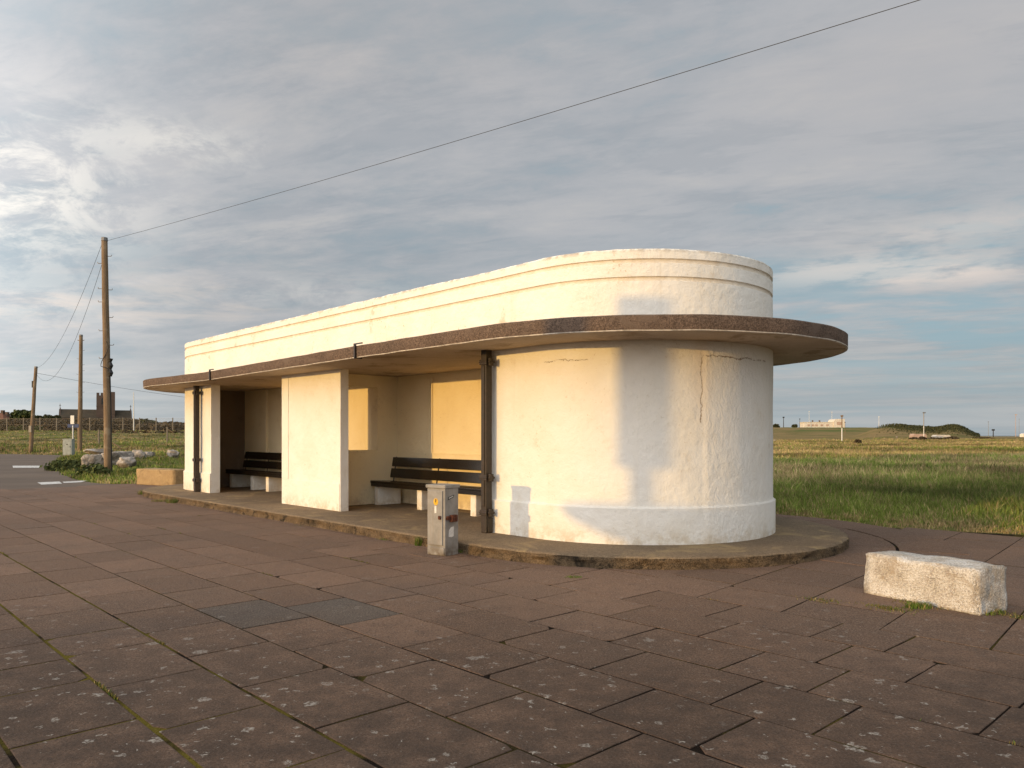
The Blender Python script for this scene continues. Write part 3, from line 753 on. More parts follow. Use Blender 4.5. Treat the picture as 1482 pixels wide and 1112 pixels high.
for (n, per, sp, Y0, Y1, h0, wd, nm, lab) in ((9000, 20, .10, 10.5, 24, .20, .010, 'near_field_grass', 'tufted green and straw grass along the edge of the paving'),
        (9000, 18, .20, 24, 60, .22, .022, 'middle_field_grass', 'rough tufted grass in the middle of the field'), (11000, 14, .42, 60, 190, .24, .05, 'far_field_grass', 'dry straw-coloured grass on the far part of the field')):
    x, y = wedge(n, 1090, 1560, Y0, Y1); d = dist_poly(x, y, PAVED); keep = d > .03+.3*fbm(x, y, 1.2, 4); x, y, d = x[keep], y[keep], d[keep]
    dr = np.clip(.24+(y-13)/18., .24, .9)+.35*(d < .5)
    tussocks(x, y, per, sp, h0*np.clip(.35+d*.6, .3, 1), wd, dr, nm, lab)
for (n, per, sp, Y0, Y1, h0, wd, dr, nm, lab) in ((4500, 16, .16, 20, 45, .15, .020, .30, 'verge_grass', 'short verge grass round the boulders and the tall pole'), (7000, 12, .35, 45, 122, .17, .05, .50, 'bank_grass', 'grass on the bank below the fence')):
    x, y = wedge(n, -60, 440, Y0, Y1); d = dist_poly(x, y, PAVED); keep = d > .0; x, y, d = x[keep], y[keep], d[keep]
    tussocks(x, y, per, sp, np.full(len(x), h0)*np.where((y > 58) & (y < 63), 1.8, 1), wd, np.full(len(x), dr), nm, lab)
# behind the shelter
x = rng.uniform(-10, 8, 30000); y = rng.uniform(12, 34, 30000); d = dist_poly(x, y, PAVED); q_ = CX+F*x/y; k_ = (d > 0) & (q_ > 440) & (q_ < 1090)
x, y = x[k_], y[k_]; blades('back_grass', x, y, rng.uniform(.06, .25, len(x)), np.full(len(x), .02), grass_cols(x, y, np.full(len(x), .3)), label='grass behind the shelter')
# kerb weeds (countable tufts)
def tuft(cx, cy, r, h, n, green, label, cat='weed'):
    rr_ = r*1.5*rng.random(n)**.6; aa_ = rng.uniform(0, 6.283, n); x = cx+rr_*np.cos(aa_); y = cy+rr_*np.sin(aa_)*.6; cols = np.where(rng.random((n, 1)) < green, G1*1.1, S2)*rng.uniform(.7, 1.4, (n, 1))
    o = blades('weed_tuft', x, y, h*rng.uniform(.4, 1., n), np.full(n, .007), cols, .9, np.zeros(n)-.005)
    me = o.data; off = Vector((cx, cy, 0)); me.transform(Matrix.Translation(-off)); o.location = off
    if 'kind' in o: del o['kind']
    return tag(o, label, cat)
for px_, py_, r, h, n, gq, lab in ((607, 790, .035, .14, 260, .9, 'green weed tuft against the kerb just left of the grey cabinet'), (560, 781, .10, .035, 200, .7, 'flat patch of weed at the kerb foot left of the cabinet'),
    (250, 728, .10, .12, 300, .55, 'bushy weed tuft at the far end of the kerb'), (232, 726, .13, .07, 220, .35, 'dry straggling weed beside the bushy tuft on the far kerb'), (206, 716, .08, .14, 160, .7, 'upright weed at the very corner of the far kerb'),
    (343, 740, .05, .07, 120, .8, 'small weed on the kerb edge below the far bay'), (830, 836, .06, .025, 140, .9, 'tiny grass patch on the paving in front of the drum'),
    (1330, 880, .07, .06, 260, .8, 'grass tuft at the front foot of the pale concrete block'), (1430, 888, .09, .05, 240, .6, 'grass sprouting at the right end of the pale concrete block'),
    (668, 800, .05, .06, 120, .7, 'weed in the corner between cabinet and chipped kerb')):
    X, Y = PX(px_, py_); tuft(X, Y, r, h, n, gq, lab)
ju, jv = [], []
for k in range(-3, 9):
    vl = V0+PV*k; wgt = 1. if abs(vl-1.27) < .7 else .28
    n_ = int(5200*wgt); u_ = rng.uniform(-1, 14, n_); cl_ = fbm(u_, np.full(n_, vl), 1.1, 81+k); kp = cl_ > (.10 if wgt > .5 else .22); ju.append(u_[kp]); jv.append(vl+rng.normal(0, .004, kp.sum()))
for (uc_, vc_, n_) in ((2.45, 6.55, 500), (2.35, 6.9, 400), (1.6, 7.0, 400), (3.0, 6.45, 200), (2.9, 9.0, 150)):
    ju.append(uc_+rng.normal(0, .10, n_)); jv.append(vc_+rng.normal(0, .05, n_))
ju = np.concatenate(ju); jv = np.concatenate(jv); X_ = ju*uu[0]+jv*vv[0]; Y_ = ju*uu[1]+jv*vv[1]; n_ = len(X_)
mc = np.where(rng.random((n_, 1)) < .45, np.array([.16,.13,.03]), np.where(rng.random((n_, 1)) < .5, G1, S2))*rng.uniform(.6, 1.2, (n_, 1))
blades('joint_moss', X_, Y_, rng.uniform(.006, .020, n_), rng.uniform(.004, .010, n_), mc, 1.2, np.full(n_, -.002), 'moss and tiny weeds growing in the joints between the slabs')
# leafy clumps on the verge
def leaf_cloud(b_, c_, rad_, n, s, flat=1., seed=0):
    r_ = random.Random(seed)
    for i in range(n):
        while True:
            p = Vector((r_.uniform(-1, 1), r_.uniform(-1, 1), r_.uniform(-1, 1)))
            if p.length < 1: break
        if r_.random() < .7: p = p.normalized()*r_.uniform(.75, 1.)
        w_ = 1+.35*nz(p.x*2.2+seed, p.y*2.2, p.z*2.2)+.2*nz(p.x*6+seed, p.y*6, p.z*6)
        p = Vector((p.x*rad_[0], p.y*rad_[1], p.z*rad_[2]))*w_
        a = Vector((r_.gauss(0, 1), r_.gauss(0, 1), r_.gauss(0, 1)*flat)).normalized(); t1 = a.orthogonal().normalized(); t2 = a.cross(t1); q = Vector(c_)+p; k = s*r_.uniform(.5, 1.3)
        b_.face([q+t1*k, q+t2*k*.6, q-t1*k, q-t2*k*.6])
for nm, (px_, py_), r3, n, lab in (('dock_plant', (165, 690), (.55, .5, .28), 700, 'dark broad-leaved weed clump in front of the boulders beside the tall pole'), ('dock_plant', (100, 681), (.9, .6, .3), 900, 'dark leafy clump at the tip of the verge nearest the road')):
    X, Y = PX(px_ - (30 if px_ == 165 else 0), py_); b = B(); leaf_cloud(b, (X, Y, .12), r3, n, .085, .6, n); tag(b.out(nm, M_leafg, weld=False), lab, 'plant')

# ---------------------------------------------------------------- boulders
def boulder(px_, py_, Y, size, seed, label, rot=0.):
    X = (px_-CX)/F*Y; z = float(terr(np.array([X]), np.array([Y]))[0]) if py_ is None else H0+(HY-py_)*Y/F
    bm = bmesh.new(); bmesh.ops.create_icosphere(bm, subdivisions=4, radius=1); r_ = random.Random(seed)
    planes = [(Vector((r_.gauss(0, 1), r_.gauss(0, 1), r_.gauss(0, 1)*.8)).normalized(), r_.uniform(.50, .85)) for _ in range(11)]+[(Vector((0, 0, 1)), .6)]
    for v in bm.verts:
        p = v.co.copy()
        for n_, d_ in planes:
            t_ = p.dot(n_)-d_
            if t_ > 0: p -= n_*t_
        p += noise.noise_vector(p*3+Vector((seed, 0, 0)))*.09+noise.noise_vector(p*8+Vector((seed, 0, 0)))*.03
        v.co = Vector((p.x*size[0], p.y*size[1], p.z*size[2]))
    bmesh.ops.rotate(bm, verts=bm.verts, cent=(0, 0, 0), matrix=Matrix.Rotation(rot, 3, 'Z'))
    me = bpy.data.meshes.new('boulder'); bm.to_mesh(me); bm.free(); me.materials.append(M_rock)
    o = bpy.data.objects.new('boulder', me); COL.objects.link(o); o.location = (X, Y, z+size[2]*.45)
    return tag(o, label, 'boulder', 'pale boulders on the verge')
for (px_, Y, s_, sd, lab, dz) in ((141, 31.0, (.60, .50, .50), 1, 'big angular boulder left of the tall near pole', None), (169, 31.5, (.85, .6, .48), 2, 'broad flat-faced boulder half hidden behind the tall near pole', None), (185, 30.0, (.62, .5, .36), 3, 'low grey boulder at the right foot of the tall near pole', None),
    (143, 32.2, (.62, .5, .18), 4, 'thin slab of stone lying on top of the big angular boulder', 656.5), (183, 38.5, (.95, .55, .36), 5, 'wide pale boulder between the tall pole and the line of small stones', None), (200, 38.0, (.45, .4, .42), 6, 'small boulder touching the right side of the wide pale one', None),
    (216, 40.5, (.75, .4, .34), 7, 'whitish pointed stone in the middle of the grass strip', None), (250, 41.5, (.72, .3, .40), 8, 'wedge-shaped white stone nearest the shelter wall', None)):
    boulder(px_, dz, Y, s_, sd, lab, sd*.7)

# ---------------------------------------------------------------- poles and cables
def pole(px0, py0, px1, py1, Y, r0, r1, label, irons=None, extras=None):
    X = (px0-CX)/F*Y; z0 = H0+(HY-py0)*Y/F; X1 = (px1-CX)/F*Y; z1 = H0+(HY-py1)*Y/F
    root = empty('utility_pole', (X, Y, z0), label, 'utility pole')
    at_ = lambda t_: Vector((X+(X1-X)*t_+.02*nz(t_*5, X), Y, z0-.1+(z1-z0+.1)*t_))
    b = B(); b.tube([at_(i/14) for i in range(15)], [r0+(r1-r0)*i/14 for i in range(15)], 12); b.out('shaft', M_pole, root, smooth=True)
    b = B(); b.tube([at_(1)-Vector((0, 0, .10)), at_(1)+Vector((0, 0, .02))], [r1*1.12, r1*1.05], 10); b.out('cap', M_metal, root)
    for (t_, s_) in (irons or ()):
        b = B(); p = at_(t_); rr = r0+(r1-r0)*t_
        b.tube([p+Vector((s_*rr*.6, 0, 0)), p+Vector((s_*(rr+.13), 0, 0)), p+Vector((s_*(rr+.15), 0, .05))], .012, 5); b.out('step_iron', M_metal, root)
    return root, at_
pA, fA = pole(157, 689, 151.3, 345, 27.2, .135, .10, 'tallest nearest wooden utility pole with step irons, standing in the verge', [(.925, 1), (.895, -1), (.785, 1), (.79, -1), (.735, -1), (.67, 1), (.615, -1), (.555, 1), (.50, -1)])
b = B(); b.tube([fA(.425+.015*i)+Vector((.14+.02*(i % 2), -.02, 0)) for i in range(0, 6)], [.05, .085, .05, .085, .05, .085], 8); b.out('terminal_box', M_black, pA)
b = B(); b.tube([fA(t_)+Vector((.13*math.sin((t_-.35)*40)*(1 if t_ > .46 else 0)+(.0 if t_ > .46 else .12), -.135, 0)) for t_ in np.linspace(.44, .57, 16)], .012, 5); b.out('loose_cable', M_cable, pA)
b = B(); b.tube([fA(t_)+Vector((.137, -.02, 0)) for t_ in np.linspace(.0, .43, 6)], .016, 5); b.out('cable_conduit', M_cable, pA)
pB, fB = pole(115.5, 656, 117.2, 485, 57.5, .17, .12, 'straight weathered utility pole standing behind the pale roadside cabinet', [(.955, 1), (.955, -1), (.87, 1), (.80, -1), (.75, 1), (.67, -1), (.60, 1), (.52, 1), (.52, -1), (.70, 1)])
b = B(); p = fB(.955); b.tube([p-Vector((.22, 0, 0)), p+Vector((.22, 0, 0))], .03, 6); b.out('cross_arm', M_metal, pB)
pC, fC = pole(44, 656, 52, 531, 58.2, .15, .11, 'leaning dark utility pole at the far left beside the road', [])
b = B(); p = fC(.80); b.tube([p-Vector((.12, 0, .25)), p-Vector((.12, 0, -.25))], .10, 8); b.out('transformer_box', M_black, pC)
b = B(); p = fC(.29); b.box((p.x-.03, p.y-.18, p.z-.25), (.2, .06, .5)); b.out('notice_plate', M_metal, pC)
def cable(name, a, c_, sag, r, label, n=60):
    a, c_ = Vector(a), Vector(c_); b = B()
    b.tube([a.lerp(c_, i/n)-Vector((0, 0, 4*sag*(i/n)*(1-i/n))) for i in range(n+1)], r, 5, caps=False)
    return tag(b.out(name, M_cable, weld=False), label, 'cable')
topA = fA(.99)
E1 = Vector(PD(1600, -83, 9.)); cable('overhead_cable', topA+Vector((.1, 0, 0)), E1, .10, .0055, 'long thin overhead cable crossing the whole sky above the shelter')
cable('overhead_cable', topA+Vector((-.08, 0, -.1)), fC(.985), 1.0, .007, 'upper sagging cable from the tallest pole down to the leaning pole')
cable('overhead_cable', fA(.90)+Vector((-.08, 0, 0)), fC(.93), 2.0, .007, 'lower, slacker cable from the tallest pole down to the leaning pole')
E2 = Vector(PD(420, 590, 75)); cable('overhead_cable', fC(.93), E2, .35, .011, 'low overhead cable running from the leaning pole to behind the shelter')
def plain_pole(x, y, z0, z1, r, label, mat=None):
    b = B(); b.tube([(x, y, z0), (x, y, (z0+z1)/2), (x, y, z1)], [r, r*.9, r*.75], 8); return tag(b.out('utility_pole', mat or M_pole, smooth=True), label, 'utility pole')
plain_pole(E2.x, E2.y, 0, E2.z+.3, .13, 'wooden pole hidden behind the shelter that carries the low cable')
plain_pole(E1.x, E1.y, 0, E1.z+.2, .12, 'wooden pole off to the right that carries the long cable')

# roadside cabinet and bus-stop style sign
def cabinet2():
    X, Y = PX(99.5, 661); root = empty('roadside_cabinet', (X, Y, 0), 'pale grey-green roadside cabinet standing between the two smaller poles', 'cabinet')
    b = B(); b.box((X, Y, 0), (.60, .35, 1.12)); b.out('body', M_cab2, root, bevel=.01)
    b = B(); b.box((X, Y, 1.12), (.64, .40, .05)); b.out('lid', M_cab2, root, bevel=.01)
    b = B(); b.box((X, Y-.183, .12), (.50, .012, .92)); d = b.out('door', M_cab2, root, bevel=.003)
    b = B(); b.box((X+.2, Y-.2, .6), (.03, .02, .1)); b.out('handle', M_black, d)
    b = B(); b.box((X, Y-.193, .78), (.1, .005, .06)); b.out('label_plate', M_black, d)
cabinet2()
Y = 54.; X = (105.5-CX)/F*Y
root = empty('road_sign', (X, Y, 0), 'slim post with small white panel and blue name plate behind the roadside cabinet', 'sign')
b = B(); b.tube([(X, Y, -.1), (X, Y, 2.1)], .045, 8); b.out('post', M_white, root)
b = B(); p = PD(105, 614, Y); b.box((p[0], Y-.02, p[2]), (.30, .04, .60), (.97, -.24)); b.out('panel', M_white, root, bevel=.005)
b = B(); p = PD(105.5, 619, Y); b.box((p[0], Y+.03, p[2]), (.78, .04, .24)); b.out('name_plate', M_blue, root, bevel=.005)

# ---------------------------------------------------------------- fences
def tz(x, y): return float(terr(np.array([x]), np.array([y]))[0])
FY = 115.
fx = [(q-CX)/F*FY for q in range(-38, 330, 24)]
root = empty('chain_link_fence', (fx[len(fx)//2], FY, tz(fx[len(fx)//2], FY)), 'long chain link fence on concrete posts along the top of the bank', 'fence')
for x in fx:
    b = B(); b.box((x, FY, tz(x, FY)-.1), (.12, .12, 2.15)); b.out('post', M_post, root)
b = B(); z0 = tz(fx[3], FY)
for zz in (.05, 1.0, 1.93): b.box(((fx[0]+fx[-1])/2, FY-.08, z0+zz), (fx[-1]-fx[0], .012, .015))
for i in np.arange(fx[0], fx[-1], .16):
    for s_ in (-1, 1): b.face([(i, FY-.08, z0), (i+.008, FY-.08, z0), (i+.008+s_*1.0, FY-.08, z0+1.93), (i+s_*1.0, FY-.08, z0+1.93)])
b.out('wire_mesh', M_metal, root, weld=False)
for q, y0, y1, Y, lab in ((242, 648, 618, 78., 'bare fence post with a strut nearest the shelter end'), (143, 650, 622, 74., 'bare fence post seen just left of the tall pole')):
    x = (q-CX)/F*Y; zb = tz(x, Y); z1 = H0+(HY-y1)*Y/F; root = empty('fence_post', (x, Y, zb), lab, 'fence post')
    b = B(); b.box((x, Y, zb-.1), (.12, .12, z1-zb+.1)); b.out('post', M_post, root)
    b = B(); b.tube([(x+.05, Y, z1-.2), (x+.6, Y, z1-.6), (x+.75, Y, z1-1.1)], .03, 5); b.out('strut', M_pole, root)
for i, (q, qy, Y, lab) in enumerate(((163, 641, 60., 'leaning broken stake behind the tall pole'),)):
    p = Vector(PD(q, qy, Y)); p2 = Vector(PD(175, 649, Y)); b = B(); b.tube([p, p2], .05, 6); tag(b.out('stake', M_pole), lab, 'stake')
Y = 110.; x = (193.5-CX)/F*Y; b = B(); b.tube([(x, Y, tz(x, Y)), (x, Y, 7.6)], [.09, .045], 8); tag(b.out('flagpole', M_white), 'thin white flagpole right of the church', 'flagpole')

# ---------------------------------------------------------------- hedges and trees, left
def hedge(q0, q1, Y0, Y1, top_fn, mat, name, label, n, s):
    b = B(); r_ = random.Random(int(q0*7+n))
    for i in range(n):
        q = r_.uniform(q0, q1); Y = r_.uniform(Y0, Y1); x = (q-CX)/F*Y; zb = tz_cached(x, Y); ty = top_fn(q)+3.*nz(q*.12, Y*.1)+2.2*nz(q*.35, 3)+1.*nz(q*1.1, Y)
        zt = H0+(HY-ty)*Y/F; z = zb+(zt-zb)*(1-r_.random()**1.6)
        a = Vector((r_.gauss(0, 1), r_.gauss(0, 1)-.5, r_.gauss(0, 1))).normalized(); t1 = a.orthogonal().normalized(); t2 = a.cross(t1); k = s*r_.uniform(.5, 1.3); p = Vector((x, Y, z))
        b.face([p+t1*k, p+t2*k*.7, p-t1*k, p-t2*k*.7])
    return tag(b.out(name, mat, weld=False), label, None, None, 'stuff')
_tc = {}
def tz_cached(x, y):
    k = (round(x), round(y))
    if k not in _tc: _tc[k] = tz(*k)
    return _tc[k]
hedge(-60, 200, 124, 150, lambda q: 609, M_bram, 'bramble_hedge', 'brown bramble thicket behind the chain link fence', 26000, .26)
hedge(195, 400, 122, 145, lambda q: 614, M_bram, 'bramble_bank', 'low brown scrub behind the fence near the shelter', 7000, .4)
hedge(150, 400, 98, 112, lambda q: 626.5, M_bram, 'rough_bank', 'tussocky rough strip below the fence', 1800, .25)
def tree(q, ybase, ytop, wpx, Y, mat, name, label, seed, n=900, s=.45):
    x = (q-CX)/F*Y; zb = H0+(HY-ybase)*Y/F; zt = H0+(HY-ytop)*Y/F; hw = wpx/2*Y/F; hh = (zt-zb)/2
    root = empty(name, (x, Y, zb), label, 'tree' if 'bush' not in name else 'bush')
    b = B(); r_ = random.Random(seed)
    b.tube([(x, Y, zb-1), (x+.1, Y, zb+hh*.6), (x-.1, Y, zb+hh*1.1)], [.28, .2, .1], 7)
    for k in range(5):
        a = r_.uniform(0, 6.28); b.tube([(x, Y, zb+hh*.5), (x+math.cos(a)*hw*.5, Y+math.sin(a)*hw*.5, zb+hh*1.2)], [.1, .04], 5)
    b.out('trunk', M_bark, root)
    b = B()
    for k in range(7):
        cx_ = x+r_.uniform(-.55, .55)*hw; cz = zb+hh*r_.uniform(.7, 1.35); sz = r_.uniform(.42, .62)
        leaf_cloud(b, (cx_, Y+r_.uniform(-.4, .4)*hw, cz), (hw*sz, hw*sz, hh*sz), n//7, s, 1., seed*10+k)
    b.out('crown', mat, root, weld=False)
tree(34, 612, 592.5, 30, 175, M_leafg, 'broadleaf_tree', 'rounded green tree left of the leaning pole, behind the fence', 3, 2400, .4)
tree(56, 612, 601, 16, 190, M_leafd, 'small_tree', 'low dark tree just right of the leaning pole', 4, 1000, .35)
tree(72, 612, 600.5, 18, 195, M_leafd, 'small_tree', 'low dark tree midway between the leaning pole and the church', 5, 1000, .35)
tree(82, 612, 600, 12, 200, M_leafd, 'small_tree', 'low dark tree touching the left gable of the church', 6, 800, .35)
tree(212, 624, 605.5, 34, 170, M_leafd, 'peaked_bush', 'dark peaked bush right of the white flagpole', 8, 2400, .45)
tree(246, 622, 612, 34, 175, M_leafd, 'low_bush', 'low dark bush next to the far end of the shelter', 9, 1600, .4)
tree(186, 626, 613, 8, 140, M_leafg, 'small_bush', 'small green bush at the right gable of the church', 10, 500, .3)
for q, w_, lab in ((17, 10, 'pale rounded shrub against the brambles, first from the left'), (30, 9, 'bright rounded shrub in the brambles left of the leaning pole'), (54, 12, 'straggly shrub in the brambles right of the leaning pole')):
    tree(q, 626, 616, w_, 119, M_leafg, 'shrub_bush', lab, int(q), 500, .22)

# ---------------------------------------------------------------- church and houses
CY = 250.; k_ = CY/F
def cx_(q): return (q-CX)/F*CY
def cz_(y): return H0+(HY-y)*k_
zb = cz_(618)
church = empty('church', (cx_(139), CY, zb), 'old sandstone church with square battlemented tower on the skyline', 'church')
def gable(q0, q1, yr, ye, name):
    x0, x1 = cx_(q0), cx_(q1); zr, ze = cz_(yr), cz_(ye); D = 4.2
    b = B(); b.box(((x0+x1)/2, CY, zb-2), (x1-x0, D*2, ze-zb+2)); b.out(name+'_wall', M_stone, church)
    b = B()
    for s_ in (-1, 1): b.grid([[(x0-.2, CY+s_*(D+.3), ze-.1), (x1+.2, CY+s_*(D+.3), ze-.1)], [(x0-.2, CY, zr), (x1+.2, CY, zr)]])
    r = b.out(name+'_roof', M_slate, church); m_ = r.modifiers.new('s', 'SOLIDIFY'); m_.thickness = .15
    for xx in (x0, x1-.3):
        b = B(); b.grid([[(xx, CY-D, ze), (xx, CY+D, ze), (xx, CY, zr+.45)], [(xx+.35, CY-D, ze), (xx+.35, CY+D, ze), (xx+.35, CY, zr+.45)]], True, 0, True)
        b.out(name+'_gable', M_stone, church)
gable(87.5, 141, 593, 605, 'nave'); gable(165, 190.5, 593.5, 605.5, 'chancel')
for q in (88, 190):
    b = B(); x = cx_(q); z = cz_(593); b.box((x, CY, z), (.16, .16, 1.7)); b.box((x, CY, z+1.05), (.6, .14, .14)); b.out('gable_cross', M_stone, church)
x0, x1 = cx_(139.5), cx_(166); tw = x1-x0; zt = cz_(573)
b = B(); b.box(((x0+x1)/2, CY-1, zb-2), (tw, tw, zt-zb+2)); tower = b.out('tower', M_stone, church)
b = B()
for i in range(5):
    for s_ in (-1, 1):
        b.box((x0+tw*(i+.5)/5-.0, CY-1+s_*(tw/2-.22), zt), (tw/10+.15, .4, .85)); b.box(((x0+x1)/2+s_*(tw/2-.22), CY-1-tw/2+tw*(i+.5)/5, zt+.002), (.38, tw/10+.1, .84))
b.out('battlements', M_stone, tower)
b = B(); b.box((x1-.55, CY-1-tw/2+.5, zt-6), (1.3, 1.3, 7.2)); b.out('stair_turret', M_stone, tower)
b = B(); zz = cz_(586)
for dx in (-.42, .42): b.grid([[(cx_(150)+dx+a, CY-1-tw/2-.06, zz+c_) for a, c_ in ((-.33, 0), (.33, 0), (.33, 1.7), (0, 2.2), (-.33, 1.7))], [(cx_(150)+dx+a, CY-1-tw/2+.1, zz+c_) for a, c_ in ((-.33, 0), (.33, 0), (.33, 1.7), (0, 2.2), (-.33, 1.7))]], True, 0, True)
b.out('belfry_window', M_dark, tower)
b = B(); b.box(((x0+x1)/2, CY-1-tw/2-.05, cz_(589)), (tw+.2, .16, .2)); b.out('string_course', M_stone, tower)
church.rotation_euler.z = math.radians(28.5); church.scale = (.88, .88, 1)
HYd = 215.
def house(q0, q1, yr, ye, Y, label, wallm, roofm, chim=()):
    x0, x1 = (q0-CX)/F*Y, (q1-CX)/F*Y; zr = H0+(HY-yr)*Y/F; ze = H0+(HY-ye)*Y/F; zb = tz((x0+x1)/2, Y)-.5; D = 4.
    root = empty('house', ((x0+x1)/2, Y, zb), label, 'house')
    b = B(); b.box(((x0+x1)/2, Y, zb), (x1-x0-.6, D*2-.6, ze-zb+.05)); b.out('wall', wallm, root)
    b = B(); k = min(3., (x1-x0)/3)
    e_ = [(x0, Y-D, ze), (x1, Y-D, ze), (x1, Y+D, ze), (x0, Y+D, ze)]; r0, r1 = (x0+k, Y, zr), (x1-k, Y, zr)
    b.face([e_[0], e_[1], r1, r0]); b.face([e_[2], e_[3], r0, r1]); b.face([e_[1], e_[2], r1]); b.face([e_[3], e_[0], r0]); b.face(e_)
    rf = b.out('roof', roofm, root)
    for q, yt in chim:
        b = B(); x = (q-CX)/F*Y; b.box((x, Y, zr-1.5), (.7, .9, (HY-yt)*Y/F+H0-zr+1.5)); b.out('chimney', M_stone, rf)
    for i in range(2):
        b = B(); b.box((x0+(x1-x0)*(.3+.4*i), Y-D+.28, ze-1.7), (1.2, .1, 1.1)); b.out('window', M_glass, root)
house(-40, 19, 597.5, 608, 215, 'red-roofed house at the far left edge behind the hedge', M_stone, M_tile, ((4, 594), (10.5, 596.5)))

# ---------------------------------------------------------------- right-hand distance
HB = 440.
def rx(q, Y=HB): return (q-CX)/F*Y
def rz(y, Y=HB): return H0+(HY-y)*Y/F
zb = rz(620)
wh = empty('white_house', (rx(1190), HB, zb), 'low white flat-roofed building with taller rounded block, on the green hilltop', 'building')
b = B(); b.box((rx(1182), HB, zb), (rx(1203)-rx(1161), 7, rz(611.8)-zb)); b.out('long_wing', M_hillw, wh)
b = B(); b.box((rx(1182), HB, rz(611.8)), (rx(1204)-rx(1160), 7.4, .3)); b.out('wing_coping', M_hillw, wh)
b = B(); x0, x1 = rx(1202.5), rx(1218); z1 = rz(606.8); R_ = 1.6
pr = [(x0, zb), (x1, zb), (x1, z1)]+[(x0+R_-R_*math.sin(a), z1-R_+R_*math.cos(a)) for a in np.linspace(0, math.pi/2, 8)]
b.grid([[(x, HB-4.2, z) for x, z in pr], [(x, HB+4, z) for x, z in pr]], True, 0, True); b.out('tall_block', M_hillw, wh)
for q in (1167, 1173, 1178, 1186, 1194):
    b = B(); b.box((rx(q), HB-3.52, rz(617)), (1.5, .12, 1.0)); b.out('window', M_pink, wh)
b = B(); b.box((rx(1210), HB-4.28, rz(615.5)), (2.6, .12, 1.8)); b.out('window', M_pink, wh)
for q in (1176, 1186):
    b = B(); b.box((rx(q), HB, rz(611.8)), (.7, .7, 1.3)); b.out('chimney', M_stone, wh)
def mast(q, y0, y1, Y, r, mat, label, name='mast', two=None, arm=False):
    x = rx(q, Y); root = empty(name, (x, Y, rz(y0, Y)), label, 'pole')
    zz0, zz1 = rz(y0, Y), rz(y1, Y); zb_ = min(zz0, tz(x, Y))-.3
    if two: zm = rz(two, Y); b = B(); b.tube([(x, Y, zb_), (x, Y, zm)], r, 7); b.out('lower_shaft', M_white, root); b = B(); b.tube([(x, Y, zm), (x, Y, zz1)], r, 7); b.out('upper_shaft', mat, root)
    else: b = B(); b.tube([(x, Y, zb_), (x, Y, zz1)], [r, r*.7], 7); b.out('shaft', mat, root)
    b = B(); b.box((x+(r if arm else 0), Y, zz1-.05), (r*7 if arm else r*4, r*3, r*3)); b.out('head', mat, root)
mast(1218.5, 636, 603, 130, .09, M_pole, 'two-tone pole standing in front of the white hilltop building', two=620)
mast(1223, 625, 612, 300, .10, M_pole, 'short dark pole just right of the white hilltop building')
mast(1134, 618, 605, 430, .22, M_cable, 'dark thick mast left of the white building')
mast(1157.5, 618, 607, 430, .14, M_cable, 'thin dark mast at the left corner of the white building')
mast(1171, 612, 596, 460, .12, M_white, 'pale flagpole above the low wing of the white building')
mast(1204, 607, 597, 460, .12, M_white, 'short pale flagpole above the tall block of the white building')
mast(1272, 627, 604, 300, .10, M_white, 'pale slim pole on the brown dune')
mast(1337, 634, 598, 180, .085, M_metal, 'tall pole beside the pink ruined wall', two=617, arm=True)
mast(1430.5, 632, 611, 400, .10, M_metal, 'thin grey pole on the flat skyline near the sea')
mast(1437.5, 632, 623.5, 400, .28, M_cable, 'short stout dark post against the sea')
mast(1470, 633, 601, 330, .12, M_pink, 'pinkish mast with dark head at the right edge', arm=True)
mast(1475, 633, 607, 420, .08, M_metal, 'faint slim mast just right of the pinkish one')
def ruin(q0, q1, y0, y1, Y, mat, label):
    x0, x1 = rx(q0, Y), rx(q1, Y); z0 = min(rz(y0, Y), tz((x0+x1)/2, Y))-.3; z1 = rz(y1, Y); root = empty('ruined_wall', ((x0+x1)/2, Y, z0), label, 'wall')
    b = B(); n = 10; top = [z1-(.35*abs(nz(i*.9, q0))) - (.35 if i in (0, n) else 0) for i in range(n+1)]
    fr = [(x0+(x1-x0)*i/n, top[i]) for i in range(n+1)]+[(x1, z0), (x0, z0)]
    b.grid([[(x, Y-1, z) for x, z in fr], [(x, Y+1, z) for x, z in fr]], True, 0, True); b.out('masonry', mat, root)
    b = B(); b.box((x0+(x1-x0)*.6, Y-1.03, z0+.3), ((x1-x0)*.22, .1, z1-z0-.9)); b.out('opening', M_dark, root)
ruin(1319, 1338, 634.5, 628, 185, M_pink, 'low pinkish ruined wall beside the tall pole on the dune foot')
ruin(1351, 1373, 635, 629.5, 190, M_block, 'low grey ruined wall right of the pinkish one')
ruin(1478, 1500, 633, 627.5, 330, M_hillw, 'white low shed wall cut off by the right edge')
for q, qy, Y, s_, lab in ((1298, 633.5, 170, .22, 'single small white stone on the dune foot'), (1122, 638.5, 150, .25, 'small white stone in the field close to the drum'),):
    boulder(q, qy, Y, (s_*1.6, s_, s_), int(q), lab)
